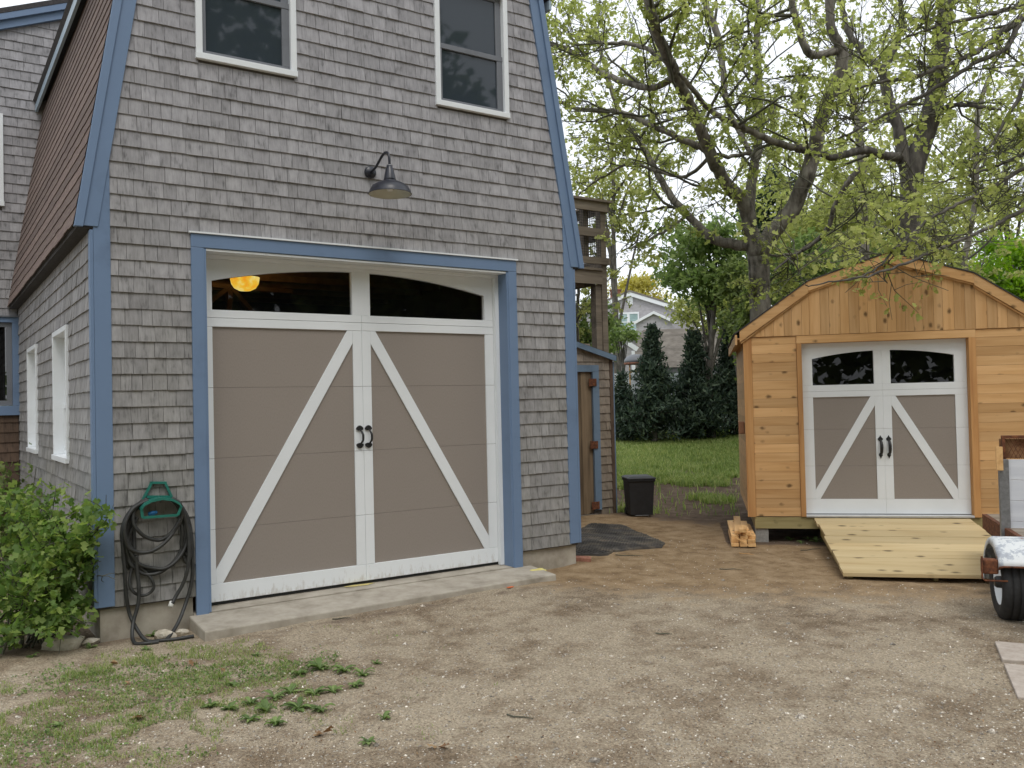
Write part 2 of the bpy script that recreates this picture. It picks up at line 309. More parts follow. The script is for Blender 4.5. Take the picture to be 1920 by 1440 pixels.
M_LDK = leaf_mat('dark_evergreen_spray', [(0.2, (0.024, 0.042, 0.030)), (0.5, (0.050, 0.080, 0.054)), (0.8, (0.105, 0.145, 0.085))], 0.25, 2.0)
M_LYEL = leaf_mat('yellow_spring_leaf', [(0.2, (0.33, 0.29, 0.06)), (0.5, (0.47, 0.42, 0.10)), (0.8, (0.56, 0.52, 0.18))], 0.4)
M_LBUSH = leaf_mat('shrub_leaf', [(0.15, (0.09, 0.155, 0.045)), (0.45, (0.18, 0.28, 0.075)), (0.85, (0.36, 0.44, 0.13))], 0.5, 2.5)
M_GRASS = leaf_mat('grass_blade', [(0.2, (0.15, 0.21, 0.065)), (0.5, (0.26, 0.345, 0.10)), (0.8, (0.44, 0.46, 0.19))], 0.4, 1.2)
M_WEED = leaf_mat('weed_leaf', [(0.2, (0.11, 0.17, 0.06)), (0.5, (0.19, 0.275, 0.09)), (0.8, (0.29, 0.38, 0.14))], 0.35, 3)
M_DEAD = leaf_mat('dead_leaf', [(0.2, (0.13, 0.065, 0.03)), (0.5, (0.25, 0.14, 0.07)), (0.8, (0.42, 0.28, 0.15))], 0.2, 5)
M_PEB = simple('pebbles', [(0.35, (0.20, 0.17, 0.14)), (0.5, (0.42, 0.37, 0.30)), (0.65, (0.75, 0.70, 0.62))], scale=(60, 60, 60), rough=0.85, bstr=0, rnd='isl', var=0.5, world=True, detail=2)

# ------------------------------------------------------------------ mesh helpers
def tag(o, label=None, cat=None, group=None, kind=None):
    if label: o['label'] = label
    if cat: o['category'] = cat
    if group: o['group'] = group
    if kind: o['kind'] = kind
    return o
def empty(name, loc=(0, 0, 0), rz=0.0, label=None, cat=None, group=None, parent=None):
    o = bpy.data.objects.new(name, None); COL.objects.link(o); o.location = loc; o.rotation_euler = (0, 0, rz); o.empty_display_size = 0.1
    if parent: o.parent = parent
    return tag(o, label, cat, group)
def link(name, me, mat, parent=None):
    if mat is not None and not me.materials: me.materials.append(mat)
    o = bpy.data.objects.new(name, me); COL.objects.link(o)
    if parent is not None: o.parent = parent
    return o
def fast(name, V, F, mat, parent=None, smooth=False):
    """V (n,3), F (m,k) arrays -> one mesh object"""
    me = bpy.data.meshes.new(name); V = np.asarray(V, np.float32); F = np.asarray(F, np.int32); k = F.shape[1]
    me.vertices.add(len(V)); me.vertices.foreach_set('co', V.ravel())
    me.loops.add(F.size); me.loops.foreach_set('vertex_index', F.ravel())
    me.polygons.add(len(F)); me.polygons.foreach_set('loop_start', np.arange(0, F.size, k, dtype=np.int32))
    try: me.polygons.foreach_set('loop_total', np.full(len(F), k, np.int32))
    except Exception: pass
    if smooth: me.polygons.foreach_set('use_smooth', np.ones(len(F), bool))
    me.update(calc_edges=True)
    return link(name, me, mat, parent)
class MB:
    def __init__(s): s.v = []; s.f = []
    def add(s, V, F):
        b = len(s.v); s.v += [tuple(map(float, p)) for p in V]; s.f += [tuple(i+b for i in f) for f in F]; return s
    def box(s, x0, x1, y0, y1, z0, z1):
        V = [(x, y, z) for z in (z0, z1) for y in (y0, y1) for x in (x0, x1)]
        return s.add(V, [(0, 2, 3, 1), (4, 5, 7, 6), (0, 1, 5, 4), (2, 6, 7, 3), (0, 4, 6, 2), (1, 3, 7, 5)])
    def prism(s, poly, axis, a, b):
        """poly: 2D outline; axis 'y': (x,z) pulled from y=a to b; 'x': (y,z); 'z': (x,y)"""
        n = len(poly)
        if axis == 'y': V = [(p, a, q) for p, q in poly]+[(p, b, q) for p, q in poly]
        elif axis == 'x': V = [(a, p, q) for p, q in poly]+[(b, p, q) for p, q in poly]
        else: V = [(p, q, a) for p, q in poly]+[(p, q, b) for p, q in poly]
        F = [tuple(range(n))[::-1], tuple(range(n, 2*n))]+[(i, (i+1) % n, n+(i+1) % n, n+i) for i in range(n)]
        return s.add(V, F)
    def beam(s, p, q, wx, wz, up=(0, 0, 1)):
        p = np.asarray(p, float); q = np.asarray(q, float); d = q-p; d = d/np.linalg.norm(d)
        u = np.asarray(up, float); a = np.cross(d, u); a /= np.linalg.norm(a); c = np.cross(a, d)
        V = []
        for e in (p, q):
            for i, j in ((-1, -1), (1, -1), (1, 1), (-1, 1)): V.append(e+a*wx/2*i+c*wz/2*j)
        return s.add(V, [(3, 2, 1, 0), (4, 5, 6, 7), (0, 1, 5, 4), (1, 2, 6, 5), (2, 3, 7, 6), (3, 0, 4, 7)])
    def tube(s, pts, r, n=8, cap=True):
        V, F = tube_arrays(pts, r, n); b = len(s.v)
        s.add(V, F.tolist())
        if cap: s.f.append(tuple(b+i for i in range(n))[::-1]); m = len(V); s.f.append(tuple(b+m-n+i for i in range(n)))
        return s
    def lathe(s, prof, c, n=24, axis=(0, 0, 1), caps=True):
        ax = np.asarray(axis, float); ax /= np.linalg.norm(ax); h = np.array([1, 0, 0]) if abs(ax[0]) < .9 else np.array([0, 1, 0])
        a = np.cross(ax, h); a /= np.linalg.norm(a); b_ = np.cross(ax, a); c = np.asarray(c, float); V = []
        for r, t in prof:
            for i in range(n):
                an = 2*math.pi*i/n; V.append(c+ax*t+(a*math.cos(an)+b_*math.sin(an))*r)
        F = []
        for j in range(len(prof)-1):
            for i in range(n): F.append((j*n+i, j*n+(i+1) % n, (j+1)*n+(i+1) % n, (j+1)*n+i))
        if caps: F.append(tuple(range(n))[::-1]); F.append(tuple((len(prof)-1)*n+i for i in range(n)))
        return s.add(V, F)
    def mesh(s, name, smooth=False):
        me = bpy.data.meshes.new(name); me.from_pydata(s.v, [], s.f); me.update()
        if smooth:
            for p in me.polygons: p.use_smooth = True
        return me
    def build(s, name, mat, parent=None, smooth=False, bevel=0.0):
        o = link(name, s.mesh(name, smooth), mat, parent)
        if bevel:
            b = o.modifiers.new('edge', 'BEVEL'); b.width = bevel; b.segments = 2; b.limit_method = 'ANGLE'; b.angle_limit = math.radians(40)
        return o
def smooth_path(pts, n=6):
    """Catmull-Rom through the points"""
    P = np.asarray(pts, float); out = []
    for i in range(len(P)-1):
        p0 = P[max(i-1, 0)]; p1 = P[i]; p2 = P[i+1]; p3 = P[min(i+2, len(P)-1)]
        for k in range(n):
            t = k/n; out.append(0.5*((2*p1)+(-p0+p2)*t+(2*p0-5*p1+4*p2-p3)*t*t+(-p0+3*p1-3*p2+p3)*t**3))
    out.append(P[-1]); return np.array(out)
def tube_arrays(pts, r, n=8):
    P = np.asarray(pts, float); m = len(P); r = np.broadcast_to(np.asarray(r, float), (m,))
    T = np.gradient(P, axis=0); T /= np.linalg.norm(T, axis=1, keepdims=True)+1e-12
    h = np.array([0.13, 0.29, 0.95]); 
    if abs(T[0]@h) > 0.95: h = np.array([0.9, 0.3, 0.2])
    A = np.zeros_like(P); a = h-T[0]*(h@T[0]); a /= np.linalg.norm(a)
    for i in range(m):
        a = a-T[i]*(a@T[i]); a /= np.linalg.norm(a)+1e-12; A[i] = a
    B = np.cross(T, A); an = np.arange(n)*2*math.pi/n
    V = P[:, None, :]+r[:, None, None]*(A[:, None, :]*np.cos(an)[None, :, None]+B[:, None, :]*np.sin(an)[None, :, None])
    V = V.reshape(-1, 3); i = np.arange(m-1)[:, None]*n; j = np.arange(n)[None, :]; j2 = (j+1) % n
    F = np.stack([i+j, i+j2, i+n+j2, i+n+j], -1).reshape(-1, 4)
    return V, F
class Tubes:
    def __init__(s): s.V = []; s.F = []; s.n = 0
    def add(s, pts, r, n=6):
        V, F = tube_arrays(pts, r, n); s.V.append(V); s.F.append(F+s.n); s.n += len(V)
    def build(s, name, mat, parent=None): return fast(name, np.concatenate(s.V), np.concatenate(s.F), mat, parent, True)
def unit(v): v = np.asarray(v, float); return v/(np.linalg.norm(v, axis=-1, keepdims=True)+1e-12)
def leaves(P, size, rng, aspect=0.62, droop=0.2, up=None, jag=False):
    """folded leaf blades at points P (n,3): each two triangles (or a lobed blade of four) with its own direction"""
    n = len(P); sz = np.broadcast_to(np.asarray(size, float), (n,))*rng.uniform(0.5, 1.5, n)
    D = unit(rng.normal(size=(n, 3))+np.array([0, 0, -droop])); H = rng.normal(size=(n, 3))
    if up is not None: H = H*0.8+np.asarray(up)[None, :]*1.2
    Nn = unit(H-D*np.sum(H*D, 1, keepdims=True)); W = np.cross(D, Nn)
    s = sz[:, None]
    if jag:
        a = P; b = P+D*s*0.35+W*s*aspect*0.55+Nn*s*0.10; c = P+D*s*0.55+W*s*aspect*0.22; d = P+D*s*0.75+W*s*aspect*0.42+Nn*s*0.1
        e = P+D*s; f = P+D*s*0.75-W*s*aspect*0.42+Nn*s*0.1; g = P+D*s*0.55-W*s*aspect*0.22; h = P+D*s*0.35-W*s*aspect*0.55+Nn*s*0.10
        V = np.stack([a, b, c, d, e, f, g, h], 1).reshape(-1, 3); o = (np.arange(n)*8)[:, None]
        F = np.concatenate([o+np.array([0, 1, 2]), o+np.array([0, 2, 6]), o+np.array([0, 6, 7]), o+np.array([2, 3, 4]), o+np.array([2, 4, 6]), o+np.array([6, 4, 5])])
        return V, F
    a = P; b = P+D*s*0.45+W*s*aspect*0.5+Nn*s*0.12; c = P+D*s; d = P+D*s*0.45-W*s*aspect*0.5+Nn*s*0.12
    V = np.stack([a, b, c, d], 1).reshape(-1, 3); o = (np.arange(n)*4)[:, None]
    F = np.concatenate([o+np.array([0, 1, 2]), o+np.array([0, 2, 3])])
    return V, F
def cam_area(pts):
    """how large a piece shows in the picture, 0 outside the frame"""
    u = [proj(p) for p in pts]
    if min(q[2] for q in u) < 0.1: return 0
    x0, x1 = min(q[0] for q in u), max(q[0] for q in u); y0, y1 = min(q[1] for q in u), max(q[1] for q in u)
    x0, x1 = max(x0, 0), min(x1, 1920); y0, y1 = max(y0, 0), min(y1, 1440)
    return max(0, x1-x0)*max(0, y1-y0)

# ================================================================== GROUND
def build_ground():
    def axis(lo, hi, a, b, st):
        fine = np.arange(a, b, st)
        left = a-np.geomspace(st, a-lo, 26)[::-1]; right = b-st+np.geomspace(st, hi-b, 34)
        return np.unique(np.concatenate([left, fine, right]).round(4))
    xs = axis(-300, 400, -2.6, 9.5, 0.065); ys = axis(-120, 400, -6.6, 4.5, 0.065)
    X, Y = np.meshgrid(xs, ys, indexing='ij'); Z = ground_h(X, Y)
    V = np.stack([X, Y, Z], -1).reshape(-1, 3); nx, ny = X.shape
    i = np.arange(nx-1)[:, None]*ny; j = np.arange(ny-1)[None, :]
    F = np.stack([i+j, i+ny+j, i+ny+j+1, i+j+1], -1).reshape(-1, 4)
    m, t, b, o = new_mat('gravel_and_soil')
    at = N(t, 'ShaderNodeVertexColor', layer_name='soil'); sp = N(t, 'ShaderNodeSeparateColor'); L(t, at, 0, sp, 0)
    def noi(scale, det=4, rough=0.6, sc3=None):
        mp = mapped(t, sc3 or (scale,)*3, True); n = N(t, 'ShaderNodeTexNoise'); n.inputs['Scale'].default_value = 1; n.inputs['Detail'].default_value = det; n.inputs['Roughness'].default_value = rough; L(t, mp, 0, n, 0); return n
    big = noi(0.9, 5); mid = noi(4.5, 6, 0.65); fine = noi(60, 4, 0.7)
    grain = N(t, 'ShaderNodeTexVoronoi'); grain.inputs['Scale'].default_value = 1; mpv = mapped(t, (95, 95, 95), True); L(t, mpv, 0, grain, 0)
    r1 = ramp(t, [(0.36, (0.165, 0.118, 0.075)), (0.46, (0.30, 0.232, 0.16)), (0.56, (0.485, 0.405, 0.30))])
    t.links.new(math_(t, 'ADD', math_(t, 'MULTIPLY', mid.outputs[0], 0.40), math_(t, 'ADD', math_(t, 'MULTIPLY', big.outputs[0], 0.42), math_(t, 'MULTIPLY', fine.outputs[0], 0.22))), r1.inputs[0])
    gr = ramp(t, [(0.0, (0.38, 0.36, 0.34)), (0.25, (0.72, 0.70, 0.67)), (0.5, (1.0, 1.0, 1.0)), (0.8, (1.2, 1.18, 1.14)), (0.95, (1.7, 1.68, 1.65))]); L(t, grain, 'Color', gr, 0)
    gravel = mixc(t, 0.75, r1.outputs[0], gr.outputs[0], 'MULTIPLY')
    r2 = ramp(t, [(0.32, (0.235, 0.155, 0.085)), (0.5, (0.37, 0.26, 0.15)), (0.66, (0.47, 0.345, 0.215))]); L(t, mid, 0, r2, 0)
    sand = mixc(t, 0.3, r2.outputs[0], gr.outputs[0], 'MULTIPLY')
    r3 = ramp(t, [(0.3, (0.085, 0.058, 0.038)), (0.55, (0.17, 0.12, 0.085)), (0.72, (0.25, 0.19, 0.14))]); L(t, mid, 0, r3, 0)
    r4 = ramp(t, [(0.3, (0.11, 0.125, 0.05)), (0.6, (0.20, 0.215, 0.085)), (0.75, (0.28, 0.28, 0.13))]); L(t, mid, 0, r4, 0)
    def mask(ch, k=1.0):
        f = math_(t, 'ADD', sp.outputs[ch], math_(t, 'MULTIPLY', math_(t, 'SUBTRACT', mid.outputs[0], 0.5), 1.1))
        rr = ramp(t, [(0.35, (0, 0, 0)), (0.62, (1, 1, 1))]); t.links.new(f, rr.inputs[0]); return rr.outputs[0]
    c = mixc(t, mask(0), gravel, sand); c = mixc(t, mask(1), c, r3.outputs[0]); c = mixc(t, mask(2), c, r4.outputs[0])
    t.links.new(c, b.inputs['Base Color']); b.inputs['Roughness'].default_value = 0.95; b.inputs['Specular IOR Level'].default_value = 0.2
    hh = math_(t, 'ADD', math_(t, 'MULTIPLY', grain.outputs['Distance'], 0.6), math_(t, 'ADD', math_(t, 'MULTIPLY', fine.outputs[0], 0.8), math_(t, 'MULTIPLY', mid.outputs[0], 1.5)))
    bump(t, b, hh, 1.0, 0.022)
    g = fast('ground', V, F, m, None, True); tag(g, kind='structure')
    D = (V[:, 0]-CAM[0])*0.70+(V[:, 1]-CAM[1])*0.71
    Pq = V-SHED_O; l = Pq@SLX; n = Pq@SLN
    x, y = V[:, 0], V[:, 1]
    sand_ = np.exp(-(((l-0.2)/3.2)**2+((n+1.2)/2.0)**2))*1.1+0.9*np.exp(-(((x-5.2)/1.2)**2+((y-0.0)/0.8)**2))+1.1*np.exp(-(((x-7.2)/1.5)**2+((y-1.9)/1.5)**2))
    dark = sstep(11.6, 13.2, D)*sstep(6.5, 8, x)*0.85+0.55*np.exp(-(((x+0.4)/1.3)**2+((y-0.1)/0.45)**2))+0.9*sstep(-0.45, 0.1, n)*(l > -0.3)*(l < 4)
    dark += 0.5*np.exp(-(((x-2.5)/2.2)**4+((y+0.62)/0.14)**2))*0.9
    green = sstep(17.2, 19.5, D)*0.95+0.30*np.exp(-(((x-0.15)/1.0)**2+((y+1.1)/0.6)**2))+sstep(0.5, 3, -x)*0.4
    colr = np.zeros((len(V), 4), np.float32); colr[:, 0] = np.clip(sand_, 0, 1); colr[:, 1] = np.clip(dark, 0, 1); colr[:, 2] = np.clip(green, 0, 1); colr[:, 3] = 1
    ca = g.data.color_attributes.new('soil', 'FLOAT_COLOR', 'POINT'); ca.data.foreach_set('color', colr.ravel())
build_ground()

# concrete apron in front of the garage door
mb = MB()
mb.add([(0.66, -0.49, 0.083), (3.98, -0.44, 0.083), (3.98, -0.012, 0.112), (0.66, -0.012, 0.112), (0.655, -0.50, -0.15), (3.985, -0.45, -0.15), (3.985, -0.012, -0.15), (0.655, -0.012, -0.15)],
       [(0, 1, 2, 3), (0, 4, 5, 1), (1, 5, 6, 2), (3, 7, 4, 0), (2, 6, 7, 3), (7, 6, 5, 4)])
apron = tag(mb.build('concrete_apron', M_CONC, bevel=0.012), kind='structure')

# ================================================================== SHINGLE COURSES
def courses(v0, v1, ex, intervals, rng, wmin=0.07, wmax=0.165):
    out = []; k = 0; v = v0
    while v < v1:
        for a, b in intervals(v, v+ex):
            u = a
            while u < b-0.004:
                wd = rng.uniform(wmin, wmax)
                if u+wd > b-0.05: wd = b-u
                if wd > 0.012: out.append((u, u+wd, v, v+ex))
                u += wd
        v += ex
    return out
def shingle_geo(mapf, q, rng, t=0.017, gap=0.003):
    ua, ub, va, vb = q; j = rng.uniform(-0.0018, 0.0018); tt = t+rng.uniform(-0.003, 0.004); vb = vb+0.012; g = gap*rng.uniform(0.5, 1.3)/2
    sk = rng.uniform(-0.0008, 0.0008); cu = rng.uniform(-0.001, 0.0015)
    pts = [(ua+g, va+j-sk, tt+cu), (ub-g, va+j+sk, tt-cu), (ub-g, vb, 0.004), (ua+g, vb, 0.004), (ua+g, va+j-sk, 0.0), (ub-g, va+j+sk, 0.0), (ub-g, vb, 0.0), (ua+g, vb, 0.0)]
    return [mapf(*p) for p in pts], [(0, 1, 2, 3), (0, 4, 5, 1), (1, 5, 6, 2), (3, 7, 4, 0)]
def lay_shingles(groups, limit, m1, mn, seed):
    """groups: [(parent part, map, pieces)]; the pieces that show largest become objects of their own, the rest one mesh per wall"""
    rng = random.Random(seed); allp = []
    for gi, (par, mf, pieces) in enumerate(groups):
        for q in pieces:
            V, F = shingle_geo(mf, q, rng); allp.append((cam_area(V[:4]), gi, V, F))
    allp.sort(key=lambda a: -a[0])
    rest = [MB() for _ in groups]
    for k, (a, gi, V, F) in enumerate(allp):
        if k < limit and a > 60: MB().add(V, F).build('shingle', m1, groups[gi][0])
        else: rest[gi].add(V, F)
    for gi, g in enumerate(groups):
        if rest[gi].v: tag(rest[gi].build('shingles', mn, g[0]), kind='stuff')

# ================================================================== GARAGE
GW, GD = 4.6, 6.05
EAVE, KNEE, PEAK = 3.17, 5.95, 7.35
def rake_x(z):      # outer edge of the left roof slope at height z (mirrored on the right)
    return -0.13+0.165*(z-EAVE) if z <= KNEE else -0.13+0.165*(KNEE-EAVE)+(z-KNEE)*(2.3-0.33)/(PEAK-KNEE)
garage = empty('garage', (0, 0, 0), label='grey shingled barn-roofed garage with blue trim and one wide carriage door', cat='garage')
W_Z0, W_Z1 = 4.60, 5.86
WINX = [(0.779, 1.627), (3.0, 3.836)]
DX0, DX1, DZ1 = 0.816, 3.774, 3.055
# walls
mb = MB()
T = 0.13
mb.box(0.0, DX0, 0, T, 0.25, DZ1); mb.box(DX1, GW, 0, T, 0.25, DZ1)
def wx(z): return max(0.0, rake_x(z)+0.06)
def strip(za, zb, xa0, xa1, xb0, xb1): mb.prism([(xa0, za), (xa1, za), (xb1, zb), (xb0, zb)], 'y', 0, T)
def full(za, zb): strip(za, zb, wx(za), GW-wx(za), wx(zb), GW-wx(zb))
full(DZ1, 3.5); full(3.5, W_Z0)
strip(W_Z0, W_Z1, wx(W_Z0), WINX[0][0], wx(W_Z1), WINX[0][0]); strip(W_Z0, W_Z1, WINX[0][1], WINX[1][0], WINX[0][1], WINX[1][0]); strip(W_Z0, W_Z1, WINX[1][1], GW-wx(W_Z0), WINX[1][1], GW-wx(W_Z1))
full(W_Z1, KNEE); full(KNEE, PEAK-0.12)
front = mb.build('front_wall', M_SHEATH, garage)
mb = MB(); SW_Y = [(1.308, 2.273), (3.773, 4.738)]; SZ0, SZ1 = 1.30, 2.525
ys = [T]+[v for p in SW_Y for v in p]+[GD]
for i in range(0, 6, 2): mb.box(0, T, ys[i], ys[i+1], 0.25, EAVE)
for a, b_ in SW_Y: mb.box(0, T, a, b_, 0.25, SZ0); mb.box(0, T, a, b_, SZ1, EAVE)
side = mb.build('side_wall', M_SHEATH, garage)
mb = MB(); mb.box(GW-T, GW, T, GD, 0.25, EAVE); mb.box(0, GW, GD-0.004-T, GD-0.004, 0.25, EAVE)
mb.build('rear_walls', M_SHEATH, garage)
for q in ((0.02, 0.70, 0.02, 0.19), (3.89, GW-0.02, 0.02, 0.19), (0.02, 0.2, 0.191, GD), (GW-0.2, GW-0.02, 0.2, GD)): MB().box(*q, -0.4, 0.248).build('foundation', M_CONC, garage)
mb = MB(); mb.box(0.2, GW-0.2, 0.19, GD-0.2, 0.0, 0.12); mb.box(0.701, 3.889, -0.010, 0.19, -0.1, 0.118)
mb.build('floor_slab', M_CONC, garage)
mb = MB(); mb.box(T, GW-T, T, GD-T, 3.42, 3.5); mb.build('upper_floor', M_DARKIN, garage)
mb = MB(); mb.box(0.132, 0.15, 0.2, GD-0.2, 0.13, 3.4); mb.box(GW-0.15, GW-0.132, 0.2, GD-0.2, 0.13, 3.4); mb.box(0.15, GW-0.15, 5.0, 5.02, 0.13, 3.4)
mb.build('inner_lining', M_DARKIN, garage)
for k in range(9):
    y = 0.55+0.5*k; MB().box(0.16, GW-0.16, y, y+0.045, 3.2, 3.418).build('rafter', M_BEAM, garage)
# splayed braces near the lamp, seen through the glass
for dx, dz in ((-0.55, -0.45), (-0.02, -0.62), (0.42, -0.42), (-0.7, 0.06), (0.75, 0.0)):
    MB().beam((1.8, 2.65, 3.12), (1.8+dx, 2.75, 3.12+dz), 0.06, 0.05).build('brace', M_BEAM, garage)
# gambrel roof
def roof_slab(mbx, xa, za, xb, zb, th, y0, y1, mirror=False):
    d = np.array([xb-xa, zb-za]); d /= np.linalg.norm(d); n = np.array([-d[1], d[0]])
    P = [(xa, za), (xb, zb), (xb+n[0]*th, zb+n[1]*th), (xa+n[0]*th, za+n[1]*th)]
    if mirror: P = [(GW-x, z) for x, z in P][::-1]
    mbx.prism(P, 'y', y0, y1)
for mir in (False, True):
    mb = MB(); roof_slab(mb, rake_x(EAVE)+0.035, EAVE, rake_x(KNEE)+0.035, KNEE, 0.03, -0.02, GD-0.01, mir); mb.build('lower_roof_deck', M_DKROOF, garage)
    mb = MB(); roof_slab(mb, rake_x(KNEE)-0.10, KNEE+0.02-0.05, 2.299, PEAK, 0.07, -0.06, GD-0.01, mir); mb.build('upper_roof', M_DKROOF, garage)
rng = random.Random(5)
L_SL = math.hypot(KNEE-EAVE, 0.165*(KNEE-EAVE)); nco = int(L_SL/0.127)
for mir in (False, True):
    for k in range(nco):
        za = EAVE+(KNEE-EAVE)*k/nco; zb = EAVE+(KNEE-EAVE)*(k+1)/nco+0.02
        mbx = MB(); y = -0.028; V = []; ysq = []
        while y < GD-0.02:
            ysq.append(y); y += rng.uniform(0.12, 0.34)
        ysq.append(GD-0.015)
        bot = []
        for i in range(len(ysq)-1):
            jj = rng.uniform(-0.007, 0.007); bot += [(ysq[i]+(0.002 if i else 0), jj), (ysq[i+1]-0.002, jj)]
        n_ = len(bot); sg = -1 if mir else 1
        def pt(y, z, off): x = rake_x(z)-off; return (GW-x if mir else x, y, z)
        for y, j in bot: V.append(pt(y, za+j, 0.009))
        for y, j in bot: V.append(pt(y, zb, 0.001))
        for y, j in bot: V.append(pt(y, za+j, 0.0))
        F = [(i, i+1, n_+i+1, n_+i) for i in range(n_-1)]+[(2*n_+i, 2*n_+i+1, i+1, i) for i in range(n_-1)]
        mbx.add(V, F).build('roof_shingle_course', M_ROOF, garage)
# eaves
for mir in (0, 1):
    mb = MB(); x0 = -0.115
    if mir: mb.box(GW+0.0, GW-x0-0.005, -0.02, GD-0.02, EAVE-0.03, EAVE+0.0)
    else: mb.box(x0+0.005, 0.0, -0.02, GD-0.02, EAVE-0.03, EAVE)
    mb.build('eave_board', M_DKROOF, garage)
# knee fascia (pale strip under the upper roof edge)
for mir in (0, 1):
    mb = MB(); x = rake_x(KNEE)-0.112
    a, b_ = (x, x+0.03) if not mir else (GW-x-0.03, GW-x)
    mb.box(a, b_, -0.05, GD-0.015, KNEE-0.13, KNEE-0.032); mb.build('knee_fascia', M_PALEB, garage)
# rakes: fascia and shadow board
def rake(mir):
    for (off0, off1, y0, y1, nm) in ((0.0, 0.062, -0.052, -0.005, 'rake_shadow_board'), (0.062, 0.165, -0.034, -0.005, 'rake_board')):
        mb = MB(); zs = [EAVE-0.025+0.01*(off0 > 0), KNEE-0.02]
        Pq = [(rake_x(zs[0])+off0, zs[0]), (rake_x(zs[0])+off1, zs[0]), (rake_x(zs[1])+off1, zs[1]), (rake_x(zs[1])+off0, zs[1])]
        if mir: Pq = [(GW-x, z) for x, z in Pq][::-1]
        mb.prism(Pq, 'y', y0, y1).build(nm, M_BLUE, garage, bevel=0.003)
        mb = MB()
        Pq = [(rake_x(KNEE)+off0, KNEE-0.018), (rake_x(KNEE)+off1, KNEE-0.018), (2.299, PEAK-off1*0.9), (2.299, PEAK-off0*0.9)]
        if mir: Pq = [(GW-x, z) for x, z in Pq][::-1]
        mb.prism(Pq, 'y', y0-0.02, y1).build(nm, M_BLUE, garage)
rake(False); rake(True)
for mir in (0, 1):
    mb = MB()
    x0, x1 = (0.0, 0.119) if not mir else (GW-0.119, GW)
    mb.box(x0, x1, -0.024, -0.002, 0.27, 3.75); mb.build('corner_board', M_BLUE, garage, bevel=0.003)
    mb = MB()
    if not mir: mb.box(-0.026, -0.001, -0.024, 0.055, 0.27, 3.13)
    else: mb.box(GW+0.001, GW+0.026, -0.024, 0.09, 0.27, 3.13)
    mb.build('corner_board', M_BLUE, garage, bevel=0.003)
# door trim and jambs
for (a, b_, z0, z1) in ((0.716, DX0, 0.104, DZ1), (DX1, 3.874, 0.104, DZ1), (0.716, 3.874, DZ1+0.001, 3.168)):
    MB().box(a, b_, -0.034, -0.002, z0, z1).build('door_trim', M_BLUE, garage, bevel=0.004)
MB().box(0.70, 3.89, -0.048, -0.002, 3.169, 3.182).build('drip_cap', M_WHITE, garage)
MB().box(DX0-0.001, DX0+0.018, -0.026, 0.175, 0.12, DZ1-0.002).build('door_jamb', M_BLUE, garage)
MB().box(DX1-0.018, DX1+0.001, -0.026, 0.175, 0.12, DZ1-0.002).build('door_jamb', M_BLUE, garage)
MB().box(DX0+0.02, DX1-0.02, -0.022, 0.175, DZ1-0.02, DZ1-0.003).build('door_jamb', M_WHITE, garage)
for a, b_, z0, z1 in ((DX0+0.019, DX0+0.052, 0.125, DZ1-0.022), (DX1-0.062, DX1-0.019, 0.125, DZ1-0.022), (DX0+0.053, DX1-0.063, DZ1-0.05, DZ1-0.022)):
    MB().box(a, b_, 0.125, 0.172, z0, z1).build('door_stop', M_WHITE, garage)
# --- carriage door: five lift panels, white boards planted on
gdoor = empty('garage_door', (0, 0, 0), parent=garage)
FY = 0.182                                        # face of the white boards
seams = [0.148, 0.749, 1.337, 1.927, 2.512]
for i in range(4):
    MB().box(0.84, 3.755, FY+0.012, FY+0.06, seams[i]+0.0009, seams[i+1]-0.0009).build('panel', M_TAUPE, gdoor, bevel=0.0012)
MB().box(0.84, 3.755, 0.19, 0.245, 0.128, 0.149).build('bottom_seal', M_RUBBER, gdoor)
XL, XR_, XC = (0.845, 0.930), (3.616, 3.74), (2.188, 2.366)
ZR0, ZR1 = 2.438, 2.58
def arch(x): return 2.975-0.083*(x-2.276)**2
for i, (a, b_) in enumerate(zip(seams[:-1], seams[1:])):
    za, zb = a+0.0015, min(b_, 2.438)-0.0015
    if i == 0: za = 0.299
    for (x0, x1) in (XL, XR_, (XC[0], 2.2765), (2.2785, XC[1])):
        MB().box(x0, x1, FY-0.004, FY+0.0115, za, zb).build('stile', M_WHITE, gdoor, bevel=0.0015)
for a, b_ in ((XL[0], 2.2765), (2.2785, XR_[1])):
    MB().box(a, b_, FY-0.005, FY+0.0115, 0.150, 0.297).build('bottom_rail', M_WHITED, gdoor, bevel=0.002)
    MB().box(a, b_, FY-0.005, FY+0.0115, ZR0+0.0005, 2.511).build('middle_rail', M_WHITE, gdoor, bevel=0.002)
    MB().box(a, b_, FY-0.005, FY+0.05, 2.514, ZR1).build('middle_rail', M_WHITE, gdoor, bevel=0.002)
for (x0, x1) in (XL, XR_, XC):
    MB().box(x0, x1, FY-0.0045, FY+0.05, ZR1+0.001, arch((x0+x1)/2)-0.001 if x0 == XC[0] else arch(x0 if x0 > 2 else x1)-0.001).build('top_stile', M_WHITE, gdoor)
xs = np.linspace(0.845, 3.74, 41)
mb = MB(); mb.prism([(x, arch(x)) for x in xs]+[(3.74, 3.05), (0.845, 3.05)], 'y', FY-0.005, FY+0.05); mb.build('arched_top_rail', M_WHITE, gdoor)
for x0, x1 in ((0.9305, 2.1875), (2.3665, 3.6155)):
    xs = np.linspace(x0, x1, 16)
    mb = MB(); mb.add([(x, FY+0.03, ZR1+0.001) for x in xs]+[(x, FY+0.03, arch(x)-0.001) for x in xs], [(i, i+1, 17+i, 16+i) for i in range(15)])
    mb.build('pane', M_GLASS, gdoor)
def brace(p, q, wd):
    p = np.array(p); q = np.array(q); d = (q-p)/np.linalg.norm(q-p); n = np.array([-d[1], d[0]])*wd/2
    return [tuple(p+n), tuple(p-n), tuple(q-n), tuple(q+n)]
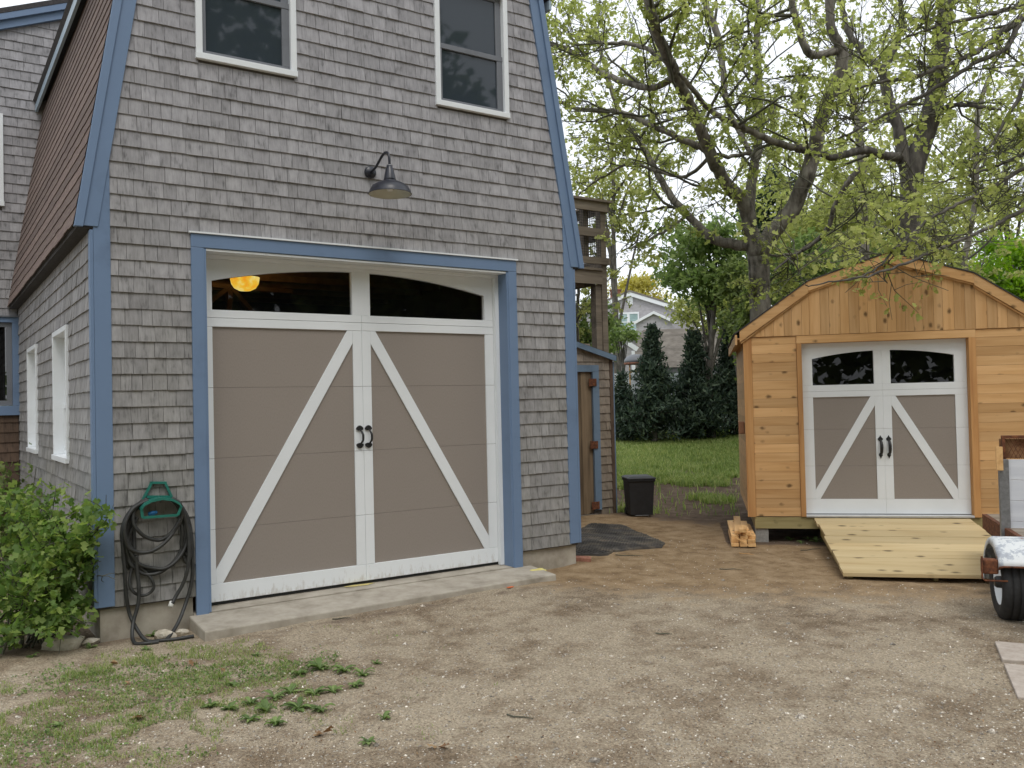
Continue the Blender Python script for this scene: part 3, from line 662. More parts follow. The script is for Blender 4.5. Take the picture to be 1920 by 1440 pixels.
# from the feet at the outer corners up to the middle stile, cut to the frame
def diag(xa, xb, za, zb, wd, sgn):
    """board from lower outer corner to upper inner corner of the rectangle, ends cut to the frame"""
    h = zb-za; b_ = abs(xb-xa); s = math.hypot(h, b_)
    v = wd*s/b_ ; u = wd*s/h
    v *= 0.55; u *= 0.45
    if sgn > 0: return [(xa, za), (xa+u, za), (xb, zb-v), (xb, zb), (xb-u*0.9, zb), (xa, za+v)]
    return [(xa, za), (xa, za+v), (xb+u*0.9, zb), (xb, zb), (xb, zb-v), (xa-u, za)][::-1]
for P in (diag(0.9305, 2.1875, 0.298, 2.4375, 0.106, 1), diag(3.6155, 2.3665, 0.298, 2.4375, 0.106, -1)):
    MB().prism(P, 'y', FY-0.003, FY+0.0118).build('diagonal_brace', M_WHITE, gdoor, bevel=0.0015)
def bean_handle(x):
    mb = MB()
    for z, s in ((1.545, 1), (1.385, -1)):
        n = 18; V = []
        for k in range(n):
            a = 2*math.pi*k/n; rx = 0.031+0.004*math.cos(a*2); V.append((x+rx*math.cos(a), z+0.024*math.sin(a)-s*0.006*math.cos(a)**2))
        mb.prism(V, 'y', FY-0.018, FY-0.0055)
    pts = smooth_path([(x, FY-0.016, 1.53), (x+0.004, FY-0.04, 1.517), (x+0.012, FY-0.055, 1.49), (x+0.013, FY-0.058, 1.462), (x+0.012, FY-0.055, 1.435), (x+0.004, FY-0.04, 1.41), (x, FY-0.016, 1.398)], 5)
    m_ = len(pts); mb.tube(pts, [0.007+0.0035*math.sin(math.pi*i/(m_-1)) for i in range(m_)], 10)
    return mb.build('handle', M_BLACK, gdoor, smooth=False, bevel=0.0)
bean_handle(2.236); bean_handle(2.322)
MB().box(0.827, 0.842, 0.10, 0.12, 1.27, 1.47).build('latch_plate', M_GALV, garage)
# --- upper windows
def sash_window(x0, x1, z0, z1, rail_z):
    wn = empty('window', (0, 0, 0), parent=garage); f = 0.052
    mb = MB(); mb.box(x0, x0+f, -0.036, 0.03, z0+f, z1-f); mb.box(x1-f, x1, -0.036, 0.03, z0+f, z1-f); mb.box(x0, x1, -0.036, 0.03, z1-f+0.001, z1); mb.box(x0-0.004, x1+0.004, -0.044, 0.03, z0, z0+f-0.001)
    mb.build('frame', M_WHITE, wn, bevel=0.003)
    a, b_ = x0+f, x1-f; s = 0.036; c0, c1 = z0+f, z1-f
    mb = MB(); mb.box(a, a+s, 0.0, 0.03, c0+s, rail_z); mb.box(b_-s-0.03, b_, 0.0, 0.03, c0+s, rail_z); mb.box(a, b_, 0.0, 0.03, c0, c0+s-0.001); mb.box(a, b_, -0.004, 0.03, rail_z+0.001, rail_z+0.05)
    mb.build('lower_sash', M_GREYSASH, wn, bevel=0.002)
    mb = MB(); mb.box(a, a+s, 0.015, 0.045, rail_z+0.051, c1-s); mb.box(b_-s-0.03, b_, 0.015, 0.045, rail_z+0.051, c1-s); mb.box(a, b_, 0.015, 0.045, c1-s+0.001, c1)
    mb.build('upper_sash', M_GREYSASH, wn, bevel=0.002)
    MB().add([(a+s, 0.018, c0+s), (b_-s-0.03, 0.018, c0+s), (b_-s-0.03, 0.018, rail_z), (a+s, 0.018, rail_z)], [(0, 1, 2, 3)]).build('pane', M_GLASSB, wn)
    MB().add([(a+s, 0.03, rail_z+0.05), (b_-s-0.03, 0.03, rail_z+0.05), (b_-s-0.03, 0.03, c1-s), (a+s, 0.03, c1-s)], [(0, 1, 2, 3)]).build('pane', M_GLASSB, wn)
    MB().box(a, b_, 0.3, 0.31, c0, c1).build('window_backing', M_DARKIN, wn)  # dark sheet standing in for the unlit upper room
sash_window(WINX[0][0], WINX[0][1], W_Z0, W_Z1, 5.19); sash_window(WINX[1][0], WINX[1][1], W_Z0, W_Z1, 5.17)
# --- side windows, deep white jambs
for a, b_ in SW_Y:
    wn = empty('window', (0, 0, 0), parent=garage); f = 0.05
    mb = MB(); mb.box(-0.034, 0.10, a, a+f, SZ0+f, SZ1-f); mb.box(-0.034, 0.10, b_-f, b_, SZ0+f, SZ1-f); mb.box(-0.034, 0.10, a, b_, SZ1-f+0.001, SZ1); mb.box(-0.05, 0.10, a-0.006, b_+0.006, SZ0, SZ0+f-0.001)
    mb.build('frame', M_WHITE, wn, bevel=0.003)
    zm = 1.83; c, d = a+f, b_-f
    mb = MB()
    for z0, z1, xo in ((SZ0+f, zm, 0.055), (zm+0.001, SZ1-f, 0.075)):
        mb.box(xo, xo+0.03, c, c+0.04, z0+0.04, z1-0.04); mb.box(xo, xo+0.03, d-0.04, d, z0+0.04, z1-0.04); mb.box(xo, xo+0.03, c, d, z0, z0+0.039); mb.box(xo, xo+0.03, c, d, z1-0.039, z1)
    mb.build('sash', M_WHITE, wn)
    for z0, z1, xo in ((SZ0+f+0.04, zm-0.04, 0.07), (zm+0.04, SZ1-f-0.04, 0.09)):
        MB().add([(xo, c+0.04, z0), (xo, d-0.04, z0), (xo, d-0.04, z1), (xo, c+0.04, z1)], [(0, 1, 2, 3)]).build('pane', M_GLASSB, wn)
    MB().box(0.112, 0.118, c, d, SZ0+f, SZ1-f).build('window_backing', M_VINYL, wn)
# --- shingles
EXPO = 0.1266
def front_iv(va, vb):
    zm = min(vb, va+EXPO)
    a = max(0.119-0.02, rake_x(va+0.1)+0.10); b_ = GW-a
    iv = [(a, b_)]
    def cut(c, d):
        out = []
        for p, q in iv:
            if d <= p or c >= q: out.append((p, q))
            else:
                if c-p > 0.02: out.append((p, c))
                if q-d > 0.02: out.append((d, q))
        return out
    if va < DZ1+0.03: iv = cut(0.74, 3.85)
    for x0, x1 in WINX:
        if va < W_Z1-0.02 and vb > W_Z0+0.04: iv = cut(x0+0.02, x1-0.02)
    return iv
def side_iv(va, vb):
    iv = [(0.056, GD-0.03)]
    if va < SZ1-0.02 and vb > SZ0+0.03:
        iv = [(0.056, SW_Y[0][0]+0.02), (SW_Y[0][1]-0.02, SW_Y[1][0]+0.02), (SW_Y[1][1]-0.02, GD-0.03)]
    return iv
rg = random.Random(21)
lay_shingles([(front, lambda u, v, o: (u, -o-0.001, v), courses(0.262, KNEE-0.02, EXPO, front_iv, rg)),
              (side, lambda u, v, o: (-o-0.001, u, v), courses(0.262, EAVE-0.06, EXPO, side_iv, rg, 0.09, 0.2))], 300, M_SH1, M_SHN, 4)

# wall lamp over the door
lamp = empty('barn_wall_light', (2.30, 0, 3.86), label='dark barn light on a gooseneck arm above the garage door', cat='wall lamp')
def lampxf(P): return P
mb = MB(); mb.lathe([(0.0, 0), (0.052, 0), (0.056, -0.004), (0.056, -0.02), (0.048, -0.034), (0.0, -0.036)], (0, -0.016, 0), 20, (0, 1, 0), False)
mb.build('wall_plate', M_NAVY, lamp, True)
pts = smooth_path([(0, -0.045, 0.0), (0.0, -0.14, 0.018), (0.0, -0.25, 0.075), (0.0, -0.32, 0.10), (0.0, -0.38, 0.092), (0.0, -0.415, 0.05), (0.0, -0.42, -0.02), (0.0, -0.42, -0.04)], 6)
MB().tube(pts, 0.0115, 12).build('gooseneck_arm', M_NAVY, lamp, True)
c0 = (0, -0.42, -0.062)
mb = MB(); mb.lathe([(0.02, 0.03), (0.026, 0.03), (0.028, 0.01), (0.034, 0.0), (0.052, -0.085), (0.055, -0.095), (0.05, -0.10), (0.10, -0.118), (0.155, -0.15), (0.178, -0.19), (0.187, -0.215), (0.190, -0.218), (0.186, -0.22)], c0, 40, (0, 0, 1), False)
mb.build('shade', M_NAVY, lamp, True)
mb = MB(); mb.lathe([(0.185, -0.2195), (0.182, -0.21), (0.172, -0.19), (0.148, -0.153), (0.095, -0.122), (0.03, -0.105)], c0, 40, (0, 0, 1), False)
mb.build('shade_lining', M_ENAMELW, lamp, True)
mb = MB(); mb.lathe([(0.0, -0.10), (0.02, -0.10), (0.03, -0.14), (0.034, -0.165), (0.022, -0.19), (0.0, -0.196)], c0, 16, (0, 0, 1), False); mb.build('bulb', M_WHITEP, lamp, True)
mb = MB(); mb.lathe([(0.024, 0.03), (0.024, 0.036), (0.012, 0.037)], c0, 16, (0, 0, 1), False); mb.build('collar', M_GALV, lamp, True)

# lit bowl lamp hanging inside the garage
M_AMBER = emit_mat('lit_amber_glass', (1.0, 0.62, 0.045), 1.25)
t = M_AMBER.node_tree; mp = mapped(t, (7, 7, 7)); ns = N(t, 'ShaderNodeTexNoise'); ns.inputs['Scale'].default_value = 1; ns.inputs['Detail'].default_value = 3; L(t, mp, 0, ns, 0)
r_ = ramp(t, [(0.34, (1.0, 0.34, 0.015)), (0.5, (1.0, 0.60, 0.05)), (0.66, (1.0, 0.86, 0.30))]); L(t, ns, 0, r_, 0); t.links.new(r_.outputs[0], t.nodes['Emission'].inputs[0])
pl = empty('pendant_lamp', (1.77, 2.0, 3.08), label='lit yellow glass bowl lamp seen through the transom of the garage door', cat='lamp')
mb = MB(); mb.lathe([(0.0, -0.085), (0.06, -0.08), (0.11, -0.055), (0.14, -0.01), (0.15, 0.04), (0.152, 0.06)], (0, 0, 0), 28, (0, 0, 1), False); mb.build('bowl', M_AMBER, pl, True)
for a in (0.3, 2.4, 4.5):
    MB().tube([(0.15*math.cos(a), 0.15*math.sin(a), 0.06), (0.0, 0.0, 0.11)], 0.005, 6).build('chain', M_BLACK, pl)
MB().tube([(0, 0, 0.10), (0, 0, 0.125)], 0.04, 12).build('canopy', M_BLACK, pl)
ld = bpy.data.lights.new('pendant_glow', 'POINT'); ld.energy = 9; ld.color = (1.0, 0.62, 0.2); ld.shadow_soft_size = 0.05
lo = bpy.data.objects.new('bulb_light', ld); COL.objects.link(lo); lo.parent = pl; lo.location = (0, 0, 0.09)

# ================================================================== MAIN HOUSE behind, on the left
house = empty('house', (0, 6.05, 0), label='grey shingled main house wall standing behind the garage at the left edge', cat='house')
HY = 6.05
def hrake(x): return 7.135+0.418*x
HX0 = -3.2
mb = MB()
for (x0, x1, z0) in ((HX0, -1.30, -0.3), (-1.30, -0.02, 3.0), (-0.02, -0.0, -0.3)): pass
# wall body pieces round the two windows (house coordinates: y measured from the wall face)
def hw(x0, x1, z0, z1=None):
    if z1 is None: mb.prism([(x0, z0), (x1, z0), (x1, hrake(x1)-0.1), (x0, hrake(x0)-0.1)], 'y', 0.0, 0.2)
    else: mb.box(x0, x1, 0.0, 0.2, z0, z1)
hw(HX0, 6.0, 5.73, 5.78) ; 
mb.v.clear(); mb.f.clear()
hw(HX0, 2.3, 5.73); hw(HX0, -1.05, 4.5, 5.729); hw(-0.166, 2.3, 4.5, 5.729); hw(HX0, 2.3, 3.0, 4.499); hw(HX0, -1.30, -0.3, 2.999); hw(-0.02, 2.3, -0.3, 2.999); hw(-1.30, -0.02, -0.3, 1.76)
hwall = mb.build('front_wall', M_SHEATH, house)
mb = MB(); mb.prism([(HX0-0.3, hrake(HX0-0.3)-0.02), (2.35, hrake(2.35)-0.02), (2.35, hrake(2.35)+0.05), (HX0-0.3, hrake(HX0-0.3)+0.05)], 'y', -0.12, 6.0); mb.build('roof', M_DKROOF, house)
mb = MB(); mb.prism([(HX0-0.3, hrake(HX0-0.3)-0.105), (2.35, hrake(2.35)-0.105), (2.35, hrake(2.35)-0.022), (HX0-0.3, hrake(HX0-0.3)-0.022)], 'y', -0.115, -0.0); mb.build('rake_shadow_board', M_BLUE, house)
mb = MB(); mb.prism([(HX0-0.3, hrake(HX0-0.3)-0.215), (2.35, hrake(2.35)-0.215), (2.35, hrake(2.35)-0.10), (HX0-0.3, hrake(HX0-0.3)-0.10)], 'y', -0.07, -0.002); mb.build('rake_board', M_BLUE, house)
# upper window
wn = empty('window', (0, 0, 0), parent=house)
mb = MB(); mb.box(-0.228, -0.166, -0.04, 0.05, 4.562, 5.667); mb.box(-1.05, -0.988, -0.04, 0.05, 4.562, 5.667); mb.box(-1.05, -0.166, -0.04, 0.05, 5.668, 5.73); mb.box(-1.06, -0.16, -0.05, 0.05, 4.50, 4.561); mb.build('frame', M_WHITE, wn)
MB().add([(-0.988, 0.03, 4.562), (-0.228, 0.03, 4.562), (-0.228, 0.03, 5.667), (-0.988, 0.03, 5.667)], [(0, 1, 2, 3)]).build('pane', M_GLASSB, wn)
MB().box(-0.988, -0.228, 0.0, 0.03, 5.08, 5.13).build('meeting_rail', M_WHITE, wn)
MB().box(-0.988, -0.228, 0.15, 0.16, 4.562, 5.667).build('window_backing', M_DARKIN, wn)  # dark sheet in place of the unlit room behind
# lower blue window
wn = empty('window', (0, 0, 0), parent=house)
mb = MB(); mb.box(-0.085, 0.0, -0.045, 0.03, 1.86, 2.96); mb.box(-1.40, -1.315, -0.045, 0.03, 1.86, 2.96); mb.box(-1.40, 0.0, -0.045, 0.03, 2.961, 3.03); mb.box(-1.40, 0.0, -0.05, 0.03, 1.735, 1.859); mb.build('frame', M_BLUE, wn, bevel=0.003)
mb = MB(); mb.box(-0.15, -0.086, -0.01, 0.04, 1.93, 2.90); mb.box(-1.314, -1.25, -0.01, 0.04, 1.93, 2.90); mb.box(-1.314, -0.086, -0.01, 0.04, 2.901, 2.959); mb.box(-1.314, -0.086, -0.015, 0.04, 1.861, 1.929); mb.build('sash', M_GREYSASH, wn, bevel=0.003)
MB().add([(-1.25, 0.02, 1.93), (-0.15, 0.02, 1.93), (-0.15, 0.02, 2.90), (-1.25, 0.02, 2.90)], [(0, 1, 2, 3)]).build('pane', M_GLASSK, wn)
MB().box(-1.25, -0.15, 0.25, 0.26, 1.9, 2.93).build('window_backing', M_DARKIN, wn)  # dark sheet painting the gloom behind this pane
def house_iv(va, vb):
    hi = (va+vb)/2
    iv = [(max(-1.75, (va-7.135+0.13)/0.418), 0.9)] if va > 6.3 else [(-1.75, 0.9 if va > 3.2 else -0.005)]
    if va < 5.71 and vb > 4.55:
        iv = [(-1.75, -1.03), (-0.186, 0.9)]
    if va < 3.015: iv = []
    return [(a, min(b_, max(-0.02, rake_x(va)+0.03) if va > EAVE else -0.02)) for a, b_ in iv if b_ > a]
rg = random.Random(8)
lay_shingles([(hwall, lambda u, v, o: (u, -o-0.001, v), courses(3.025, 7.2, 0.128, house_iv, rg, 0.08, 0.2))], 300, M_SH1, M_SHN, 9)
pcs = courses(-0.05, 1.72, 0.13, lambda a, b_: [(-1.75, -0.02)], rg, 0.10, 0.22)
rr = random.Random(2)
for q in pcs:
    V, F = shingle_geo(lambda u, v, o: (u, -o-0.001, v), q, rr)
    MB().add(V, F).build('dark_shingle', M_DSH, hwall)
MB().box(-1.42, 0.012, -0.07, 0.0, 3.031, 3.05).build('drip_cap', M_GREYSASH, house)

# ================================================================== LEAN-TO SHED on the garage's right wall
LY = 2.83
lean = empty('lean_to_shed', (0, LY, 0), label='brown shingled lean-to shed with a plank door, beside the garage', cat='shed')
def lrf(x): return 2.615-0.267*(x-6.79)
mb = MB(); mb.prism([(4.605, -0.2), (6.40, -0.2), (6.40, lrf(6.4)-0.06), (4.605, lrf(4.605)-0.06)], 'y', 0, 0.1)
mb.prism([(7.12, -0.2), (7.47, -0.2), (7.47, lrf(7.47)-0.06), (7.12, lrf(7.12)-0.06)], 'y', 0, 0.1)
mb.prism([(6.40, 2.17), (7.12, 2.17), (7.12, lrf(7.12)-0.06), (6.40, lrf(6.4)-0.06)], 'y', 0, 0.1)
mb.box(7.37, 7.47, 0.1, 3.0, -0.2, 2.37)
lw = mb.build('front_wall', M_SHEATH, lean)
mb = MB(); mb.prism([(4.63, lrf(4.63)-0.05), (7.60, lrf(7.60)-0.05), (7.60, lrf(7.60)+0.02), (4.63, lrf(4.63)+0.02)], 'y', -0.04, 3.1); mb.build('roof', M_DKROOF, lean)
mb = MB(); mb.prism([(4.63, lrf(4.63)-0.075), (7.56, lrf(7.56)-0.075), (7.56, lrf(7.56)+0.005), (4.63, lrf(4.63)+0.005)], 'y', -0.075, -0.041); mb.build('rake_board', M_BLUE2, lean)
MB().box(6.36, 7.25, -0.032, -0.002, 2.176, 2.275).build('door_trim', M_BLUE2, lean)
MB().box(7.132, 7.25, -0.03, -0.002, 0.14, 2.175).build('door_trim', M_BLUE2, lean)
ld_ = empty('plank_door', (0, 0, 0), parent=lean)
for k in range(7):
    x0 = 6.42+k*0.102; mz = 0.10+R.uniform(-0.01, 0.015)
    MB().box(x0, x0+0.098, 0.0+R.uniform(0, 0.008), 0.03, mz, 2.172).build('plank', M_OLDZ, ld_)
for z in (2.02, 1.10, 0.21): MB().box(7.05, 7.19, -0.045, -0.032, z-0.055, z+0.055).build('hinge', M_RUST, ld_)
MB().box(6.40, 7.16, -0.07, 0.05, 0.0, 0.085).build('door_sill', M_DECK, lean)
MB().box(7.47, 7.53, -0.02, 0.09, -0.1, 2.36).build('corner_post', M_DSH, lean)
MB().box(7.533, 7.57, 0.0, 0.07, -0.1, 2.33).build('edge_trim', M_BLUE2, lean)
rg = random.Random(31)
def lean_iv(va, vb):
    if va < 2.17: return [(4.62, 6.38), (7.253, 7.468)]
    xe = 6.79+(2.615-0.055-(va+0.02))/0.267
    return [(4.62, min(7.468, xe))]
lay_shingles([(lw, lambda u, v, o: (u, -o-0.001, v), courses(0.04, 2.95, 0.127, lean_iv, rg, 0.09, 0.2))], 300, M_LSH, M_LSH, 3)

# ================================================================== RAISED DECK over the lean-to
deck = empty('raised_deck', (0, 2.92, 0), label='weathered wooden balcony deck with wire mesh railing, above the lean-to', cat='deck')
for x0, z1 in ((7.455, 4.66), ):
    MB().box(x0, x0+0.10, 0.0, 0.12, 2.2, z1).build('post', M_DECK, deck)
MB().box(7.345, 7.452, 0.02, 0.14, 2.25, 3.497).build('post', M_DECK, deck)
MB().box(7.455, 7.555, 3.0, 3.1, 0.0, 4.66).build('post', M_DECK, deck)
MB().box(7.16, 7.26, 0.05, 0.15, 3.83, 4.66).build('post', M_DECK, deck)
MB().box(4.62, 7.452, -0.02, 0.018, 3.50, 3.70).build('rim_beam', M_DECK, deck)
MB().box(7.41, 7.452, 0.15, 3.0, 3.50, 3.70).build('rim_beam', M_DECK, deck)
for k in range(6): MB().box(4.62, 7.40, 0.35+0.45*k, 0.39+0.45*k, 3.5, 3.68).build('joist', M_DECK, deck)
for k in range(20): MB().box(4.62, 7.45, -0.05+0.148*k, -0.05+0.148*k+0.14, 3.702, 3.735).build('deck_board', M_DECK, deck)
for z0, z1 in ((3.80, 3.90), (4.21, 4.335), (4.60, 4.735)):
    MB().box(4.62, 7.558, -0.045, -0.002, z0, z1).build('rail', M_DECK, deck)
    MB().box(7.558, 7.595, -0.045, 3.0, z0, z1).build('rail', M_DECK, deck)
MB().box(4.62, 7.63, -0.09, 0.10, 4.737, 4.772).build('rail_cap', M_DECK, deck)
MB().box(7.50, 7.63, 0.101, 3.05, 4.737, 4.772).build('rail_cap', M_DECK, deck)
mb = MB()
for k in range(75): x = 4.64+0.039*k; mb.box(x, x+0.004, 0.005, 0.009, 3.85, 4.70)
for k in range(22): z = 3.86+0.039*k; mb.box(4.64, 7.55, 0.0095, 0.0135, z, z+0.004)
for k in range(75): y = 0.03+0.039*k; mb.box(7.551, 7.555, y, y+0.004, 3.85, 4.70)
for k in range(22): z = 3.86+0.039*k; mb.box(7.5455, 7.5505, 0.03, 2.97, z, z+0.004)
tag(mb.build('wire_mesh', M_BLACK, deck), kind='stuff')

# ================================================================== CEDAR GARDEN SHED
SHW, SHD = 3.30, 2.75
shed = empty('cedar_shed', tuple(SHED_O), SHED_A, 'new golden cedar plank shed with curved-top roof, white double door and pale ramp', 'shed')
SEL, SEZ = -0.06, 2.545; SKL, SKZ = 0.744, 3.105; SPZ = 3.395
SC = SHW/2
def sroof(l):
    l = l if l <= SC else SHW-l
    return SEZ+(l-SEL)*(SKZ-SEZ)/(SKL-SEL) if l < SKL else SKZ+(l-SKL)*(SPZ-SKZ)/(SC-SKL)
SDX0, SDX1, SDZ0, SDZ1 = 0.652, 2.487, 0.335, 2.374
# carcass
mb = MB(); mb.box(0.02, 0.60, 0.012, 0.09, 0.31, 2.47); mb.box(2.55, SHW-0.02, 0.012, 0.09, 0.31, 2.47); mb.box(0.60, 2.55, 0.012, 0.09, 2.374, 2.47)
mb.prism([(0.02, 2.47), (SHW-0.02, 2.47), (SHW-0.02, sroof(SHW-0.02)-0.05), (SHW-SKL, SKZ-0.05), (SC, SPZ-0.05), (SKL, SKZ-0.05), (0.02, sroof(0.02)-0.05)], 'y', 0.012, 0.09)
mb.box(0.02, 0.09, 0.091, SHD, 0.31, 2.47); mb.box(SHW-0.09, SHW-0.02, 0.091, SHD, 0.31, 2.47); mb.box(0.02, SHW-0.02, SHD, SHD+0.07, 0.31, 2.7)
mb.box(0.091, SHW-0.091, 0.1, SHD, 0.30, 0.33)
mb.build('frame_walls', M_CEDT, shed)
rg = random.Random(14)
PL = 0.1085
for k in range(20):
    z0 = 0.312+k*PL; z1 = min(z0+PL-0.002, 2.462)
    for a, b_ in ((0.078, 0.594), (2.563, SHW-0.078)):
        MB().box(a, b_, -0.002+rg.uniform(-0.0015, 0.0015), 0.0115, z0, z1).build('plank', M_CEDX, shed, bevel=0.0015)
    mb = MB(); mb.box(-0.004+rg.uniform(-0.001, 0.001), 0.0195, 0.06, SHD, z0, z1); mb.build('side_plank', M_CEDX, shed)
# upright gable boards, standing a little proud
l = 0.02
while l < SHW-0.03:
    wd = min(rg.uniform(0.088, 0.125), SHW-0.02-l)
    if SHW-0.02-(l+wd) < 0.05: wd = SHW-0.02-l
    a, b_ = l+0.001, l+wd-0.001; yo = -0.016+rg.uniform(-0.0025, 0.0025)
    pts = [(a, 2.470), (b_, 2.470), (b_, sroof(b_)-0.06)]
    if a < SKL < b_: pts.append((SKL, SKZ-0.06))
    if a < SC < b_: pts.append((SC, SPZ-0.06))
    if a < SHW-SKL < b_: pts.append((SHW-SKL, SKZ-0.06))
    pts.append((a, sroof(a)-0.06))
    MB().prism(pts, 'y', yo, 0.0115).build('gable_board', M_CEDZ, shed, bevel=0.001)
    l += wd
# corner boards, casing
for a, b_ in ((-0.006, 0.076), (SHW-0.076, SHW+0.006)): MB().box(a, b_, -0.022, 0.011, 0.305, 2.466).build('corner_board', M_CEDT, shed, bevel=0.002)
MB().box(-0.02, -0.0065, -0.022, 0.058, 0.305, 2.455).build('corner_board', M_CEDT, shed, bevel=0.002)
for a, b_ in ((0.596, SDX0), (SDX1, 2.561)): MB().box(a, b_, -0.024, 0.011, 0.31, SDZ1).build('door_casing', M_CEDT, shed, bevel=0.002)
MB().box(0.596, 2.561, -0.024, 0.011, SDZ1+0.0005, 2.464).build('door_casing', M_CEDX, shed, bevel=0.002)
for a, b_ in ((SDX0-0.014, SDX0+0.004), (SDX1-0.004, SDX1+0.014)): MB().box(a, b_, 0.0115, 0.10, 0.31, SDZ1-0.001).build('door_jamb', M_CEDT, shed)
# barge boards and roof
def barge(p, q, mir, w0, w1, y0, y1):
    P = [(p[0], p[1]-w0), (q[0], q[1]-w0), (q[0], q[1]-w1), (p[0], p[1]-w1)]
    if mir: P = [(SHW-x, z) for x, z in P][::-1]
    return MB().prism(P, 'y', y0, y1).build('barge_board', M_CEDX, shed, bevel=0.002)
for mir in (0, 1):
    barge((SEL, SEZ), (SKL, SKZ), mir, 0.0, 0.135, -0.062, -0.024); barge((SKL+0.001, SKZ), (SC-0.001, SPZ), mir, 0.0, 0.115, -0.062, -0.024)
    barge((SEL+0.012, SEZ-0.001), (SKL, SKZ), mir, 0.136, 0.155, -0.045, -0.0245); barge((SKL+0.001, SKZ), (SC-0.001, SPZ), mir, 0.116, 0.134, -0.045, -0.0245)
    def rs(p, q, nm):
        d = np.array([q[0]-p[0], q[1]-p[1]]); d /= np.linalg.norm(d); n = np.array([-d[1], d[0]])*0.013
        P = [p, q, (q[0]+n[0], q[1]+n[1]), (p[0]+n[0], p[1]+n[1])]
        if mir: P = [(SHW-x, z) for x, z in P][::-1]
        MB().prism(P, 'y', -0.072, SHD+0.12).build(nm, M_DKROOF, shed)
    rs((SEL-0.07, SEZ-0.045), (SKL+0.004, SKZ+0.003), 'roof_slope'); rs((SKL, SKZ+0.002), (SC, SPZ+0.003), 'roof_slope')
    mb = MB()
    a, b_ = (SEL-0.055, SEL-0.03) if not mir else (SHW-SEL+0.03, SHW-SEL+0.055)
    mb.box(a, b_, -0.07, SHD+0.10, SEZ-0.165, SEZ-0.045); mb.build('eave_fascia', M_CEDX, shed)
    a, b_ = (SEL-0.03, 0.018) if not mir else (SHW-0.018, SHW-SEL+0.03)
    MB().box(a, b_, -0.06, SHD+0.09, SEZ-0.10, SEZ-0.085).build('soffit', M_CEDX, shed)
# treated rim joists and floor joists
MB().box(0.06, SHW-0.06, 0.0, 0.04, 0.165, 0.303).build('rim_joist', M_TREAT, shed, bevel=0.002)
for a in (0.06, SHW-0.10): MB().box(a, a+0.04, 0.041, SHD, 0.165, 0.299).build('side_joist', M_TREAT, shed)
# --- its carriage door
sdoor = empty('carriage_door', (0, 0, 0), parent=shed)
SFY = 0.078
sseam = [0.337, 0.905, 1.340, 1.795, 2.36]
for i in range(3): MB().box(0.66, 2.48, SFY+0.01, SFY+0.05, sseam[i]+0.0007, sseam[i+1]-0.0007).build('panel', M_TAUPE, sdoor, bevel=0.001)
sXL, sXR, sXC = (0.657, 0.778), (2.35, 2.482), (1.472, 1.656)
sR0, sR1 = 1.725, 1.870
def sarch(x): return 2.268-0.105*(x-1.565)**2*1.25
for i, (a, b_) in enumerate(zip(sseam[:-1], sseam[1:])):
    za, zb = a+0.001, min(b_, sR0)-0.001
    if za > sR0: continue
    if i == 0: za = 0.512
    for (x0, x1) in (sXL, sXR, (sXC[0], 1.5635), (1.5645, sXC[1])): MB().box(x0, x1, SFY-0.003, SFY+0.0095, za, zb).build('stile', M_WHITE, sdoor, bevel=0.001)
for (x0, x1) in (sXL, sXR, (sXC[0], 1.5635), (1.5645, sXC[1])):
    MB().box(x0, x1, SFY-0.003, SFY+0.04, sR1+0.001, sarch(x1 if x0 < 1 else (x0 if x0 > 2 else x0))-0.001).build('top_stile', M_WHITE, sdoor)
for a, b_ in ((0.657, 1.5635), (1.5645, 2.482)):
    MB().box(a, b_, SFY-0.004, SFY+0.0095, 0.338, 0.510).build('bottom_rail', M_WHITE, sdoor, bevel=0.001)
    MB().box(a, b_, SFY-0.004, SFY+0.04, sR0, 1.794).build('middle_rail', M_WHITE, sdoor, bevel=0.001); MB().box(a, b_, SFY-0.004, SFY+0.04, 1.796, sR1).build('middle_rail', M_WHITE, sdoor, bevel=0.001)
xs = np.linspace(0.657, 2.482, 33)
MB().prism([(x, sarch(x)) for x in xs]+[(2.482, 2.372), (0.657, 2.372)], 'y', SFY-0.004, SFY+0.04).build('arched_top_rail', M_WHITE, sdoor)
for x0, x1 in ((0.7785, 1.4715), (1.6565, 2.3495)):
    xs = np.linspace(x0, x1, 14)
    MB().add([(x, SFY+0.03, sR1+0.001) for x in xs]+[(x, SFY+0.03, sarch(x)-0.001) for x in xs], [(i, i+1, 15+i, 14+i) for i in range(13)]).build('pane', M_GLASSK, sdoor)
for P in (diag(0.7785, 1.4715, 0.511, 1.7245, 0.098, 1), diag(2.3495, 1.6565, 0.511, 1.7245, 0.098, -1)):
    MB().prism(P, 'y', SFY-0.002, SFY+0.0098).build('diagonal_brace', M_WHITE, sdoor, bevel=0.001)
def spear_handle(x):
    mb = MB(); zt, zb = 1.262, 0.985
    def leafp(z, s): return [(x, z), (x-0.012, z-s*0.022), (x-0.030, z-s*0.042), (x-0.024, z-s*0.056), (x-0.012, z-s*0.070), (x+0.012, z-s*0.070), (x+0.024, z-s*0.056), (x+0.030, z-s*0.042), (x+0.012, z-s*0.022)]
    for z, s in ((zt, 1), (zb, -1)):
        P = [(x+(a-x)*(1 if s > 0 else 0.75), b) for a, b in leafp(z, s)]
        mb.prism(P if s < 0 else P[::-1], 'y', SFY-0.012, SFY-0.0045)
    pts = smooth_path([(x, SFY-0.012, zt-0.06), (x+0.004, SFY-0.04, zt-0.085), (x+0.006, SFY-0.052, 1.125), (x+0.005, SFY-0.04, zb+0.075), (x, SFY-0.012, zb+0.055)], 6); m_ = len(pts)
    mb.tube(pts, [0.010+0.009*math.sin(math.pi*i/(m_-1)) for i in range(m_)], 10)
    return mb.build('handle', M_BLACK, sdoor)
spear_handle(1.519); spear_handle(1.611)
